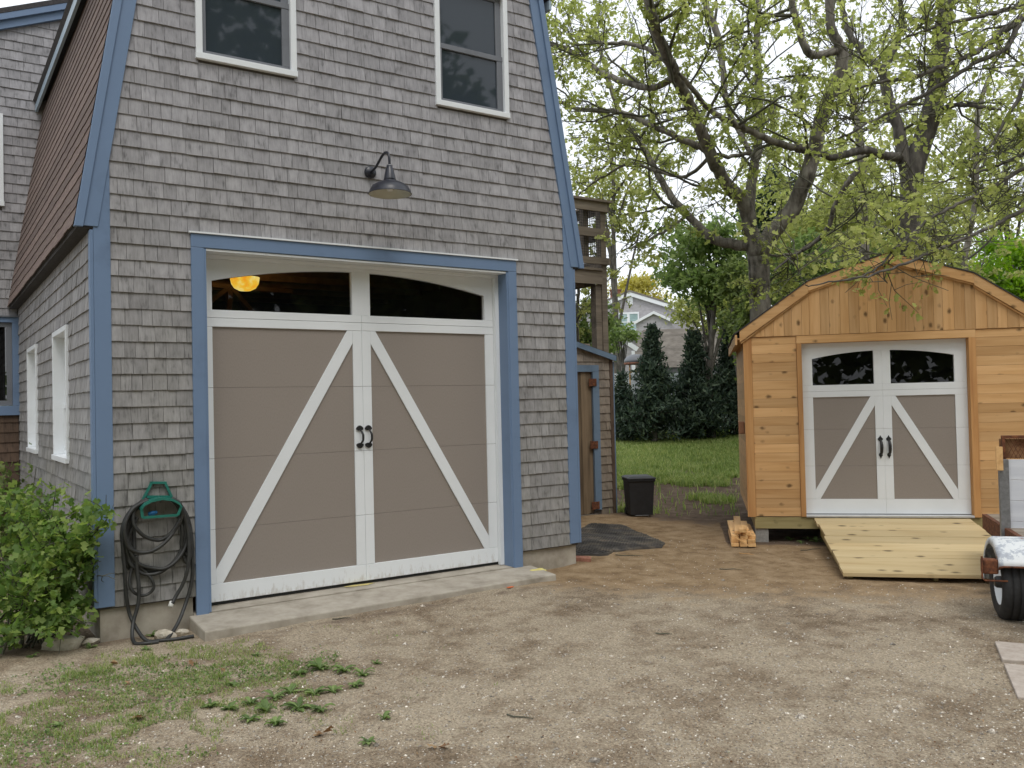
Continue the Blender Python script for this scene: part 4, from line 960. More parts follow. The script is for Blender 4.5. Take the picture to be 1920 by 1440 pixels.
MB().box(SDX0, SDX1, -0.03, SFY+0.03, 0.304, 0.331).build('aluminium_sill', M_ALU, shed, bevel=0.004)
MB().box(0.66, 2.48, SFY-0.002, SFY+0.03, 0.3315, 0.337).build('bottom_seal', M_RUBBER, shed)
MB().box(0.1, SHW-0.1, 0.5, 0.52, 0.34, 2.4).build('dark_interior_sheet', M_DARKIN, shed)  # added dark sheet, stands in for the unlit shed interior

# ramp
rampo = empty('wooden_ramp', tuple(SHED_O), SHED_A, 'new pale yellow plank ramp leading up to the cedar shed door', 'ramp')
nb = 8; n0, n1 = -0.036, -2.22; zt0, zt1 = 0.297, 0.072; rl0, rl1 = 0.745, 2.445
for k in range(nb):
    ya = n0+(n1-n0)*k/nb; yb = n0+(n1-n0)*(k+1)/nb+0.009; za = zt0+(zt1-zt0)*k/nb; zb = zt0+(zt1-zt0)*(k+1)/nb; j = R.uniform(-0.012, 0.012); jj = R.uniform(-0.012, 0.012); th = 0.036; q = R.uniform(-0.004, 0.004)
    V = [(rl0+j, ya, za+q), (rl1+jj, ya, za+q), (rl1+jj, yb, zb+q), (rl0+j, yb, zb+q)]; V += [(a, b, c-th) for a, b, c in V]
    MB().add(V, [(3, 2, 1, 0), (4, 5, 6, 7), (0, 1, 5, 4), (1, 2, 6, 5), (2, 3, 7, 6), (3, 0, 4, 7)]).build('plank', M_PINE, rampo, bevel=0.003)
for a in (0.80, 1.55, 2.35):
    MB().prism([(n0-0.01, 0.255), (n0-0.01, 0.10), (-1.3, 0.0), (n1+0.10, -0.02), (n1+0.10, 0.045)], 'x', a, a+0.038).build('stringer', M_TREAT, rampo)

# concrete piers under the shed corners
def block(l, n, lab):
    o = empty('concrete_block', tuple(shed_w(l, n, 0)), SHED_A, lab, 'concrete block', 'concrete blocks carrying the cedar shed')
    z0 = gz(*shed_w(l, n, 0)[:2])-0.05
    MB().box(0.0, 0.155, 0, 0.38, z0, 0.164).build('block', M_BLOCK, o, bevel=0.006)
    return o
block(0.06, 0.02, 'grey concrete block under the left front corner of the cedar shed, beside the lumber')
block(SHW-0.215, 0.02, 'grey concrete block under the right front corner of the cedar shed, behind the trailer')

# electric box on the shed's left wall
eb = empty('outlet_box', tuple(SHED_O), SHED_A, 'small brown outlet box on the left side wall of the cedar shed', 'electric box')
MB().box(-0.095, -0.021, 0.12, 0.22, 1.30, 1.45).build('box', M_BOX, eb, bevel=0.006)
MB().box(-0.075, -0.03, 0.11, 0.1195, 1.315, 1.435).build('cover', M_BOX, eb, bevel=0.003)

# lumber offcuts beside the shed
LUMB = ['%s board of the %s row in the lumber pile beside the shed' % (b_, a) for a, bs in (('bottom', ('left', 'middle', 'right')), ('second lowest', ('left', 'middle', 'right')), ('third', ('left', 'middle', 'right')), ('upper', ('left', 'right'))) for b_ in bs]+['short stub of pine board lying on top of the small lumber pile']
spots = [(-0.235, 0.0, 0.0), (-0.14, 0.0, 0.0), (-0.045, 0.01, 0.0), (-0.235, 0.03, 0.042), (-0.14, 0.0, 0.042), (-0.05, 0.02, 0.042), (-0.232, 0.07, 0.084), (-0.13, 0.02, 0.084), (-0.04, 0.05, 0.084), (-0.19, 0.12, 0.126), (-0.10, 0.06, 0.126), (-0.145, 0.0, 0.168)]
for k, (l, n, z) in enumerate(spots):
    P = shed_w(l, n-0.42, 0); L_ = R.uniform(0.95, 1.45) if k < 11 else 0.32
    o = empty('lumber_board', (P[0], P[1], gz(P[0], P[1])+z+0.012), SHED_A+R.uniform(-0.05, 0.05), LUMB[k], 'lumber', 'lumber boards piled beside the shed')
    wd = R.uniform(0.082, 0.09)
    MB().box(0, wd, R.uniform(-0.03, 0.02), L_, 0, 0.039).build('board', M_LUMB, o, bevel=0.0025)
P = shed_w(-0.19, -0.43, 0)
tag(MB().beam((P[0], P[1], gz(P[0], P[1])+0.13), (P[0]+0.12, P[1]-0.10, gz(P[0], P[1])+0.02), 0.012, 0.018).build('wood_splinter', M_LUMB), 'thin split stick leaning on the front of the lumber pile', 'stick')

# ================================================================== TRAILER at the right edge
v = ray(1900, 900); v[2] = 0; v /= np.linalg.norm(v)
TD = v*math.cos(0.20)+np.array([-v[1], v[0], 0])*math.sin(0.20)        # long axis, away from the viewer and a little to the left
TR = np.array([TD[1], -TD[0], 0])                                # to the right of it
TP = at_d(1893, 1120, 6.78)                                       # hub of the near wheel
tang = math.atan2(TD[1], TD[0])-math.pi/2
tr = empty('utility_trailer', (TP[0], TP[1], 0), tang, 'old utility trailer with rusty white fender and white headboard at the right edge', 'trailer')
WR = 0.285; zc = gz(TP[0], TP[1])+WR-0.012
def tire(xo, par):
    mb = MB(); w2 = 0.088
    prof = [(0.17, -w2+0.015), (0.20, -w2), (WR-0.05, -w2-0.006), (WR-0.012, -w2+0.012), (WR, -w2+0.035), (WR, -0.03), (WR-0.008, -0.028), (WR-0.008, -0.022), (WR, -0.02), (WR, 0.02), (WR-0.008, 0.022), (WR-0.008, 0.028), (WR, 0.03), (WR, w2-0.035), (WR-0.012, w2-0.012), (WR-0.05, w2+0.006), (0.20, w2), (0.17, w2-0.015)]
    mb.lathe(prof, (xo, 0, zc), 48, (1, 0, 0), False)
    t_ = mb.build('wheel', M_RUBBER, par, True)
    mb = MB(); mb.lathe([(0.172, -0.075), (0.165, -0.07), (0.15, -0.04), (0.07, -0.035), (0.06, -0.05), (0.0, -0.05)], (xo, 0, zc), 32, (1, 0, 0), False); mb.build('rim', M_WHITE, t_, True)
    mb = MB(); mb.lathe([(0.0, -0.10), (0.035, -0.10), (0.045, -0.085), (0.048, -0.04)], (xo, 0, zc), 20, (1, 0, 0), False); mb.build('hub', M_BLACK, t_, True)
    return t_
tire(0.0, tr); tire(1.62, tr)
M_FEND, t, b, o = new_mat('peeling_white_fender')
mp = mapped(t, (7, 7, 7)); ns = N(t, 'ShaderNodeTexNoise'); ns.inputs['Scale'].default_value = 1; ns.inputs['Detail'].default_value = 7; ns.inputs['Roughness'].default_value = 0.7; L(t, mp, 0, ns, 0)
r_ = ramp(t, [(0.28, (0.16, 0.06, 0.025)), (0.345, (0.30, 0.15, 0.07)), (0.37, (0.36, 0.38, 0.42)), (0.45, (0.44, 0.47, 0.51)), (0.475, (0.66, 0.68, 0.68)), (0.8, (0.74, 0.75, 0.74))]); L(t, ns, 0, r_, 0); L(t, r_, 0, b, 'Base Color'); b.inputs['Roughness'].default_value = 0.55; bump(t, b, ns.outputs[0], 0.5, 0.004)
def fender(xc):
    hw_ = 0.125; Rf = 0.345; n = 22; V = []; F = []
    angs = [math.radians(a) for a in np.linspace(-8, 150, n)]
    prof = [(-hw_-0.004, -0.055), (-hw_, -0.012), (-hw_+0.02, 0.0), (hw_-0.02, 0.0), (hw_, -0.012), (hw_+0.004, -0.055)]
    for a in angs:
        for (px_, dr) in prof: V.append((xc+px_, math.cos(a)*(Rf+dr)*1.05, zc+math.sin(a)*(Rf+dr)))
    m_ = len(prof)
    for i in range(n-1):
        for k in range(m_-1): F.append((i*m_+k, i*m_+k+1, (i+1)*m_+k+1, (i+1)*m_+k))
    mb = MB(); mb.add(V, F); o_ = mb.build('fender', M_FEND, tr, True)
    so = o_.modifiers.new('thick', 'SOLIDIFY'); so.thickness = 0.004
    MB().tube([(xc+p, math.cos(angs[-1])*(Rf+d)*1.05-0.004, zc+math.sin(angs[-1])*(Rf+d)) for p, d in prof], 0.008, 8).build('fender_edge', M_RUST, o_, True)
fender(0.012); fender(1.61)
MB().box(-0.02, 1.64, -0.03, 0.03, zc-0.03, zc+0.03).build('axle', M_RUST, tr)
MB().box(0.20, 1.42, -0.9, 1.9, 0.50, 0.56).build('bed', M_DECK, tr)
MB().box(0.16, 0.20, -0.9, 1.9, 0.42, 0.56).build('side_rail', M_RUST, tr); MB().box(1.42, 1.46, -0.9, 1.9, 0.42, 0.56).build('side_rail', M_RUST, tr)
# headboard: white panels between steel posts, rusty mesh above
HBY = 0.95
HX = 0.135
MB().box(HX, HX+0.075, HBY-0.03, HBY+0.03, 0.42, 1.155).build('headboard_post', M_GALV, tr, bevel=0.004)
MB().box(1.62, 1.70, HBY-0.03, HBY+0.03, 0.42, 1.155).build('headboard_post', M_GALV, tr)
for k in range(4): MB().box(HX+0.076, 1.62, HBY-0.012, HBY+0.012, 0.44+0.1785*k, 0.44+0.1785*k+0.1765).build('headboard_panel', M_PANELW, tr, bevel=0.003)
MB().box(HX+0.03, 1.66, HBY-0.02, HBY+0.02, 1.335, 1.36).build('mesh_frame', M_RUST, tr); MB().box(HX+0.03, HX+0.055, HBY-0.02, HBY+0.02, 1.156, 1.334).build('mesh_frame', M_RUST, tr)
mb = MB()
for k in range(46):
    x = HX+0.06+k*0.034
    mb.beam((x, HBY, 1.158), (x+0.09, HBY, 1.335), 0.004, 0.004); mb.beam((x+0.09, HBY+0.005, 1.158), (x, HBY+0.005, 1.335), 0.004, 0.004)
tag(mb.build('rusty_mesh', M_RUST, tr), kind='stuff')
MB().box(HX+0.02, 1.5, HBY+0.03, HBY+0.05, 1.158, 1.33).build('backlight_board', M_TANB, tr)  # added board, its tan stands in for light behind the mesh
MB().box(HX-0.025, HX+0.028, HBY-0.055, HBY-0.032, 1.06, 1.265).build('stake', M_LUMB, tr, bevel=0.003)
# tail light on its bracket
tl = MB().box(-0.225, -0.115, -0.26, -0.17, 0.375, 0.485).build('tail_light', M_RUST, tr, bevel=0.012)
mb = MB(); mb.tube([(-0.23, -0.27, 0.51), (-0.23, -0.27, 0.345), (-0.21, -0.27, 0.33), (-0.06, -0.27, 0.33)], 0.007, 8); mb.build('bracket', M_RUST, tl)

# pavers at the right edge
for k, (a, lab) in enumerate((((1865, 1203), 'brownish concrete paver on the ground behind the trailer wheel'), ((1882, 1243), 'pale concrete paver nearest the viewer at the right edge of the drive'))):
    P = on_z(*a, 0.012); d = on_z(1905, 1300, 0.012)-on_z(1865, 1203, 0.012); d[2] = 0; Lg = np.linalg.norm(d); d /= Lg; r2 = np.array([-d[1], d[0], 0]); r2 = r2 if r2@_r > 0 else -r2
    o = empty('paver', (P[0], P[1], gz(P[0], P[1])), math.atan2(d[1], d[0]), lab, 'paver', 'pavers at the edge of the drive')
    s = 1 if (np.cross(d, r2)[2] > 0) else -1
    w_ = 0.46 if k == 0 else Lg*0.60
    y0, y1 = sorted((0, s*0.62)); MB().box(0.003, w_-0.006, y0, y1, -0.05, 0.022-0.002*k).build('slab', M_PAVER if k else M_PAVER, o, bevel=0.006)

# ================================================================== SMALL THINGS BY THE GARAGE
# hose hanger
HZ = lambda zx, zy: on_y(200+zx/4, 880+zy/4, -0.03)
hang = empty('hose_hanger', tuple(HZ(390, 300)), label='green plastic hose hanger screwed to the shingles left of the garage door', cat='hose hanger')
hp = np.array(hang.location)
def hl(zx, zy): q = HZ(zx, zy)-hp; return (q[0], q[2])
mb = MB()
for a, b_ in (((268, 235), (338, 98)), ((500, 235), (436, 98)), ((325, 100), (448, 100)), ((300, 205), (480, 205))):
    p, q = hl(*a), hl(*b_); mb.beam((p[0], 0.0, p[1]), (q[0], 0.0, q[1]), 0.018, 0.024, (0, 1, 0.001))
mb.build('bracket', M_GREENP, hang)
arc = [(235, 285), (262, 248), (310, 222), (390, 205), (470, 215), (515, 240), (535, 268)]
mb = MB(); A = [hl(*p) for p in arc]; n = len(A); V = [(x, 0.02, z) for x, z in A]+[(x, -0.13, z+0.004) for x, z in A]+[(x, 0.02, z-0.016) for x, z in A]+[(x, -0.13, z-0.016) for x, z in A]
F = [(i, i+1, n+i+1, n+i) for i in range(n-1)]+[(2*n+i+1, 2*n+i, 3*n+i, 3*n+i+1) for i in range(n-1)]+[(n+i, n+i+1, 3*n+i+1, 3*n+i) for i in range(n-1)]+[(i+1, i, 2*n+i, 2*n+i+1) for i in range(n-1)]
mb.add(V, F+[(0, n, 3*n, 2*n), (n-1, 3*n-1, 4*n-1, 2*n-1)]); mb.build('saddle', M_GREENP, hang)
for a, b_, c, d in (((238, 285), (246, 352), 0.01, 0), ((533, 268), (508, 332), 0.01, 0), ((246, 352), (508, 332), 0.01, 0)):
    p, q = hl(*a), hl(*b_); MB().beam((p[0], -0.115, p[1]), (q[0], -0.115, q[1]), 0.02, 0.009, (0, 1, 0.001)).build('front_lip', M_GREENP, hang)
p = hl(335, 325); tag(MB().lathe([(0.0, -0.035), (0.016, -0.035), (0.02, 0.0), (0.012, 0.03), (0.0, 0.034)], (hp[0]+p[0], hp[1]-0.06, hp[2]+p[1]+0.002), 14, (1, 0, 0.15), False).build('hose_nozzle', M_BLUEP, None, True), 'small blue nozzle lying in the green hose hanger', 'hose nozzle')
# hose
hose = empty('garden_hose', tuple(HZ(390, 700)), label='black rubber garden hose looped over the green hanger and trailing on the ground', cat='hose')
h0 = np.array(hose.location)
loops = [
 ([(300, 225), (190, 290), (125, 400), (120, 500), (150, 575), (230, 615), (330, 600), (430, 530), (510, 430), (550, 340), (530, 250), (470, 212)], -0.10, .0142),
 ([(290, 215), (205, 290), (190, 390), (225, 455), (290, 505), (390, 525), (470, 470), (530, 380), (552, 310), (500, 222)], -0.085, .0142),
 ([(300, 220), (180, 300), (130, 450), (165, 600), (230, 700), (330, 735), (430, 735), (520, 670), (590, 560), (600, 420), (560, 290), (480, 215)], -0.07, .0142),
 ([(310, 222), (170, 330), (118, 520), (130, 760), (145, 950), (180, 1110), (250, 1240), (345, 1312), (400, 1280), (500, 1140), (585, 1000), (635, 820), (640, 600), (615, 400), (560, 290), (480, 225)], -0.05, .0142),
 ([(190, 330), (150, 500), (155, 640), (185, 720), (250, 745), (330, 760), (420, 745), (500, 690), (560, 600), (585, 470), (570, 360), (520, 260)], -0.045, .0142),
 ([(200, 640), (185, 740), (165, 840), (190, 910), (250, 942), (310, 930), (345, 880), (330, 820), (290, 770), (240, 720), (215, 660)], -0.06, .0115),
 ([(215, 640), (222, 760), (232, 880), (225, 1000), (185, 1130), (163, 1220), (172, 1310), (235, 1362), (330, 1358)], -0.075, .0142),
 ([(555, 300), (598, 450), (603, 600), (590, 740), (560, 850), (510, 940), (475, 995)], -0.09, .0142),
 ([(540, 260), (600, 380), (632, 520), (610, 640), (560, 560), (585, 420), (545, 290)], -0.035, .0142),
 ([(300, 218), (215, 300), (150, 430), (140, 560), (175, 690), (260, 775), (350, 780), (440, 740), (530, 650), (580, 520), (575, 380), (530, 260)], -0.055, .0142),
 ([(285, 222), (160, 340), (112, 480), (135, 620), (165, 740), (160, 620), (175, 480), (230, 360)], -0.03, .0142),
 ([(480, 220), (560, 310), (612, 440), (622, 600), (600, 700), (560, 600), (560, 460), (530, 330)], -0.055, .0142),
 ([(210, 300), (165, 420), (160, 520), (200, 620), (205, 480), (190, 380)], -0.035, .0142),
 ([(340, 1310), (390, 1322), (450, 1338), (520, 1340), (582, 1336)], -0.10, .0142),
]
for pts, yo, rr_ in loops:
    P3 = []
    for k, (zx, zy) in enumerate(pts):
        q = HZ(zx, zy); y = yo+0.012*math.sin(k*1.7)
        g_ = gz(q[0], -0.12)+rr_
        if q[2] < 0.16: y = -0.10-(0.16-q[2])*0.8
        P3.append((q[0]-h0[0], y-h0[1], max(q[2], g_)-h0[2]))
    tag(MB().tube(smooth_path(P3, 7), rr_, 10).build('hose_loop', M_HOSE, hose, True))
q = HZ(470, 1000); MB().lathe([(0.0, -0.02), (0.017, -0.02), (0.019, 0.0), (0.019, 0.022), (0.013, 0.024), (0.0, 0.02)], (q[0]-h0[0], -0.09-h0[1], q[2]-h0[2]), 16, (-0.35, -0.35, -0.8), False).build('coupling', M_WHITEP, hose, True)

def rock(name, px, py, size, lab, seed, cat='rock', grp=None, mat=None, flat=0.55):
    P = on_z(px, py, 0.03); rr = np.random.default_rng(seed)
    import bmesh
    bm = bmesh.new(); bmesh.ops.create_icosphere(bm, subdivisions=3, radius=1)
    ds = [unit(rr.normal(size=3)) for _ in range(13)]; cs = rr.uniform(0.55, 0.95, 13)
    for vv in bm.verts:
        p = np.array(vv.co); k = min([1.0]+[c/max(p@d, 1e-3) for d, c in zip(ds, cs) if p@d > 0.05]); p = p*k*(1+0.05*(rr.random()-0.5)); vv.co = p*np.array([size[0], size[1], size[2]])
    me = bpy.data.meshes.new(name); bm.to_mesh(me); bm.free()
    o = link(name, me, mat or M_ROCK); o.location = (P[0], P[1], gz(P[0], P[1])+size[2]*0.32); o.rotation_euler = (rr.uniform(-.2, .2), rr.uniform(-.2, .2), rr.uniform(-.4, .4))
    return tag(o, lab, cat, grp)
rock('rock', 118, 1212, (0.17, 0.09, 0.085), 'long pale flat rock under the shrub, left of the foundation corner', 1)
rock('rock', 168, 1202, (0.075, 0.06, 0.05), 'small pale rock between the long rock and the foundation corner', 2)
rock('rock', 312, 1190, (0.095, 0.07, 0.06), 'rounded cream rock by the foundation behind the hose end', 3)
rock('rock', 340, 1186, (0.06, 0.05, 0.05), 'tan rock touching the cream rock beside the concrete apron', 4)
rock('rock', 352, 1192, (0.035, 0.03, 0.02), 'small brown stone at the corner of the concrete apron', 5)
def brickat(px, py, rz, lab):
    P = on_z(px, py, 0.1); o = MB().box(-0.1, 0.1, -0.045, 0.045, 0, 0.055).build('brick', M_BRICK, bevel=0.006); o.location = (P[0], P[1], gz(P[0], P[1])-0.015); o.rotation_euler = (0.1, 0.05, rz); return tag(o, lab, 'brick')
brickat(1090, 1043, -0.7, 'old red brick lying against the foundation at the right garage corner')
P = on_z(1009, 1066, 0.11)
o = empty('yellow_bottle', (P[0], P[1], gz(P[0], P[1])+0.05), -0.3, 'crumpled yellow plastic bottle lying at the right end of the apron', 'bottle')
MB().lathe([(0.0, -0.09), (0.03, -0.088), (0.036, -0.07), (0.033, -0.02), (0.037, 0.02), (0.032, 0.05), (0.015, 0.07), (0.014, 0.085), (0.0, 0.086)], (0, 0, 0), 16, (1, 0.15, 0.05), False).build('body', M_YELLOW, o, True)
# yellow chalk smear and a scrap of orange tape
P = on_z(675, 1102, 0.1)
mb = MB(); nn = 16; ring = [(P[0]+0.13*math.cos(a)*(1+0.3*math.sin(3*a)), P[1]+0.035*math.sin(a)*(1+0.3*math.cos(2*a+1))) for a in np.linspace(0, 2*math.pi, nn, endpoint=False)]
def apz(y): return 0.083+(0.112-0.083)*(y+0.49)/0.478+0.003
mb.add([(x, y, apz(y)) for x, y in ring], [tuple(range(nn))]); tag(mb.build('chalk_mark', M_CHALK), 'yellow chalk smear on the concrete apron below the door middle', 'paint mark')
P = on_z(957, 1104, 0.03); o = MB().box(-0.05, 0.05, -0.012, 0.012, 0, 0.006).build('orange_tape', simple('orange_tape', [(0.3, (0.65, 0.13, 0.04)), (0.7, (0.75, 0.2, 0.06))]), None); o.location = (P[0], P[1], gz(P[0], P[1])+0.006); o.rotation_euler = (0.1, 0.1, 0.5); tag(o, 'scrap of orange tape on the gravel in front of the apron', 'tape')

# rubber mat
mpx = [(1066, 1036), (1138, 1033), (1150, 1028), (1195, 1020), (1240, 1014), (1246, 1008), (1225, 998), (1165, 977), (1110, 977), (1085, 985)]
pts = [on_z(a, b, 0.11) for a, b in mpx]
dense = []
for i in range(len(pts)):
    a, b = pts[i], pts[(i+1) % len(pts)]
    for k in range(6): dense.append(a+(b-a)*k/6+np.array([R.uniform(-0.008, 0.008), R.uniform(-0.008, 0.008), 0]))
c = np.mean(dense, 0); rings = [1.0, 0.75, 0.5, 0.25]
V = []; n = len(dense)
for s in rings:
    for p in dense: q = c+(p-c)*s; V.append((q[0], q[1], gz(q[0], q[1])+0.022+0.006*math.sin(q[0]*9)*math.sin(q[1]*7)))
V.append((c[0], c[1], gz(c[0], c[1])+0.024)); F = []
for k in range(3):
    for i in range(n): j = (i+1) % n; F.append((k*n+i, k*n+j, (k+1)*n+j, (k+1)*n+i))
F += [(3*n+i, 3*n+(i+1) % n, 4*n) for i in range(n)]
b0 = len(V); V += [(p[0], p[1], gz(p[0], p[1])-0.01) for p in dense]; F += [(i, b0+i, b0+(i+1) % n, (i+1) % n) for i in range(n)]
mo = tag(MB().add(V, F).build('rubber_mat', M_MAT), 'dark ribbed rubber mat on the dirt in front of the lean-to door', 'mat')
# raised ribs of the mat
mb = MB(); pa = np.array([p[:2] for p in pts])
def inside(x, y):
    c_ = False; j = len(pa)-1
    for i in range(len(pa)):
        if (pa[i, 1] > y) != (pa[j, 1] > y) and x < (pa[j, 0]-pa[i, 0])*(y-pa[i, 1])/(pa[j, 1]-pa[i, 1])+pa[i, 0]: c_ = not c_
        j = i
    return c_
for xi in np.arange(pa[:, 0].min(), pa[:, 0].max(), 0.045):
    for yi in np.arange(pa[:, 1].min(), pa[:, 1].max(), 0.045):
        if inside(xi, yi) and inside(xi+0.05, yi+0.05):
            z = gz(xi, yi)+0.02+0.006*math.sin(xi*9)*math.sin(yi*7); mb.box(xi, xi+0.03, yi, yi+0.03, z-0.004, z+0.009)
tag(mb.build('rib', M_MAT, mo), kind='stuff')

# wheeled bin
P = on_z(1181, 972, 0.08)
can = empty('wheeled_bin', (7.58, 2.36, gz(7.58, 2.36)-0.03), -0.52, 'black wheeled trash bin standing beside the lean-to shed', 'trash bin')
can.scale = (0.8, 0.8, 0.8)
def loft(rects):
    V = []; F = []
    for (x0, x1, y0, y1, z) in rects: V += [(x0, y0, z), (x1, y0, z), (x1, y1, z), (x0, y1, z)]
    for k in range(len(rects)-1):
        for i in range(4): F.append((k*4+i, k*4+(i+1) % 4, (k+1)*4+(i+1) % 4, (k+1)*4+i))
    F += [(3, 2, 1, 0), tuple(4*(len(rects)-1)+i for i in range(4))]
    return MB().add(V, F)
loft([(-0.205, 0.205, -0.215, 0.215, 0.06), (-0.235, 0.235, -0.25, 0.25, 0.66), (-0.255, 0.255, -0.27, 0.27, 0.67), (-0.255, 0.255, -0.27, 0.27, 0.705)]).build('body', M_CAN, can, bevel=0.012)
loft([(-0.265, 0.265, -0.285, 0.28, 0.707), (-0.265, 0.265, -0.285, 0.28, 0.728), (-0.20, 0.20, -0.22, 0.21, 0.758)]).build('lid', M_CAN, can, bevel=0.01)
for x in (-0.19, 0.19): MB().tube([(x-0.022, 0.22, 0.085), (x+0.022, 0.22, 0.085)], 0.085, 22).build('wheel', M_RUBBER, can)
MB().tube([(-0.2, 0.30, 0.70), (0.2, 0.30, 0.70)], 0.013, 10).build('handle', M_CAN, can)
MB().tube([(-0.12, -0.20, 0.03), (-0.12, -0.235, 0.06), (0.12, -0.235, 0.06), (0.12, -0.20, 0.03)], 0.006, 8).build('lift_bar', M_GALV, can)

# ================================================================== FAR SIDE OF THE YARD
# white vinyl fence
fz = 0.55
fa = at_d(1120, 790, 25.5); fb = at_d(1480, 790, 28.5); fd = (fb-fa); fd[2] = 0; fl = np.linalg.norm(fd); fd /= fl
fence = empty('white_fence', (fa[0], fa[1], 0.0), math.atan2(fd[1], fd[0]), 'white vinyl privacy fence behind the evergreens', 'fence')
g0 = gz(fa[0], fa[1])-0.05; npan = int(fl/2.0)+1
for k in range(npan+1): MB().box(2.0*k-0.06, 2.0*k+0.06, -0.06, 0.06, g0-0.2, g0+1.98).build('post', M_VINYL, fence)
for k in range(npan):
    for q in range(9): MB().box(2.0*k+0.062+q*0.2085, 2.0*k+0.062+q*0.2085+0.204, -0.012, 0.012, g0+0.05, g0+1.83).build('panel_board', M_VINYL, fence)
    MB().box(2.0*k+0.062, 2.0*k+1.938, -0.025, 0.025, g0+1.831, g0+1.93).build('rail', M_VINYL, fence)

# neighbours' buildings
def bldg(px, py, d, face_deg): # origin under a pixel at depth d, local x to the right as seen
    P = at_d(px, py, d); return P, -YAW-math.radians(px-960)*0.0336*0+math.radians(face_deg)
D1 = 58.0
P0, a0 = bldg(1181, 548, D1, -10)
pxm = D1/F_PX
nh = empty('neighbour_house', (P0[0], P0[1], 0), a0, 'far grey shingled house with white gable trim and brick chimney behind the trees', 'house')
zt = P0[2]; hwid = 4.3; ez = zt-1.55
MB().prism([(-hwid, 0), (hwid, 0), (hwid, ez), (0, zt-0.12), (-hwid, ez)], 'y', 0, 8).build('wall', M_FAR, nh)
for s in (-1, 1):
    P = [(0, zt), (s*(hwid+0.3), ez-0.1), (s*(hwid+0.3), ez-0.36), (0, zt-0.26)]
    MB().prism(P if s < 0 else P[::-1], 'y', -0.22, -0.02).build('rake_board', M_WHITE, nh)
    P = [(0, zt+0.12), (s*(hwid+0.35), ez+0.02), (s*(hwid+0.35), ez-0.09), (0, zt+0.005)]
    MB().prism(P if s < 0 else P[::-1], 'y', -0.25, 8.2).build('roof', M_FARROOF, nh)
def farwin(par, x0, x1, z0, z1):
    w_ = empty('window', (0, 0, 0), parent=par)
    mb = MB(); mb.box(x0, x1, -0.08, -0.02, z1-0.12, z1); mb.box(x0, x1, -0.1, -0.02, z0, z0+0.12)
    n_ = 2; ww = (x1-x0)/n_
    for k in range(n_+1): c_ = x0+ww*k; mb.box(max(x0, c_-0.09), min(x1, c_+0.09), -0.075, -0.02, z0+0.121, z1-0.121)
    mb.build('frame', M_WHITE, w_)
    for k in range(n_):
        MB().box(x0+ww*k+0.09, x0+ww*(k+1)-0.09, -0.045, -0.03, z0+0.12, z1-0.12).build('pane', simple('far_pane', [(0.3, (0.20, 0.30, 0.30)), (0.7, (0.42, 0.55, 0.54))], scale=(1, 1, 3), rough=0.2, bstr=0), w_)
        MB().box(x0+ww*k+0.09, x0+ww*(k+1)-0.09, -0.06, -0.046, (z0+z1)/2-0.03, (z0+z1)/2+0.03).build('muntin', M_WHITE, w_)
farwin(nh, -24*pxm, 16*pxm, zt-2.6, zt-1.32)
MB().box(-5*pxm, 5*pxm, -0.06, -0.021, zt-0.82, zt-0.30).build('gable_vent', M_WHITE, nh)
mb = MB(); mb.box(-1.36, -0.70, 1.2, 1.9, zt-1.2, zt+0.40); ch = mb.build('chimney', M_BRICK, nh)
for k in range(12):
    for q in range(3): MB().box(-1.37+0.226*q, -1.37+0.226*q+0.216, 1.185, 1.1995, zt-0.95+0.105*k, zt-0.95+0.105*k+0.093).build('brick', M_BRICK, ch)
MB().box(-1.42, -0.64, 1.14, 1.96, zt+0.305, zt+0.36).build('cap', M_BRICK, ch)
# small gabled porch in front of it
mb = MB(); pzx = 1.55; pt_ = zt-1.62
mb.prism([(pzx-1.1, 0), (pzx+1.1, 0), (pzx+1.1, pt_-0.62), (pzx, pt_-0.1), (pzx-1.1, pt_-0.62)], 'y', -3.0, -0.02); mb.build('porch_wall', M_FAR, nh)
for s in (-1, 1):
    P = [(pzx, pt_), (pzx+s*1.35, pt_-0.68), (pzx+s*1.35, pt_-0.86), (pzx, pt_-0.17)]
    MB().prism(P if s < 0 else P[::-1], 'y', -3.2, -3.01).build('porch_rake', M_WHITE, nh)
MB().box(-4.4, pzx-1.12, -0.5, -0.02, zt-2.95, zt-2.78).build('eave_trim', M_WHITE, nh)
# low neighbour garage with a broad grey roof
D2 = 41.0; q2 = D2/F_PX
P1, a1 = bldg(1290, 617, D2, -6)
ng = empty('neighbour_garage', (P1[0], P1[1], 0), a1, 'low neighbour garage with a broad weathered grey shingle roof above the fence', 'garage')
zr = P1[2]; zb = zr-73*q2
L0, L1 = -85*q2, 190*q2
for k in range(15):
    za = zb+(zr-zb)*k/15; zc_ = zb+(zr-zb)*(k+1)/15; ya = -1.4*(1-k/15); yb = -1.4*(1-(k+1)/15)
    xl = -118*q2+(L0+118*q2)*k/15
    V = [(xl, ya-0.02, za), (L1+0.6, ya-0.02, za), (L1+0.6, yb, zc_+0.03), (xl+0.1, yb, zc_+0.03), (xl, ya+0.03, za), (L1+0.6, ya+0.03, za)]
    MB().add(V, [(0, 1, 2, 3), (4, 5, 1, 0)]).build('roof_course', M_FARROOF, ng)
MB().box(-118*q2, L1, -1.35, 4, 0, zb+0.02).build('wall', simple('dark_far_wall', [(0.3, (0.06, 0.062, 0.066)), (0.7, (0.11, 0.112, 0.12))], scale=(1, 1, 12)), ng)
MB().prism([(-118*q2, zb), (L1, zb), (L1, zr-0.02), (L0, zr-0.02)], 'y', 0.03, 4).build('attic', M_FARROOF, ng)
wing = [(-135*q2, 0.2), (-104*q2, 0.2), (-104*q2, zb+0.75), (-120*q2, zb+1.25), (-135*q2, zb+1.0)]
MB().prism(wing, 'y', -2.2, -1.42).build('side_wing', M_FAR, ng)
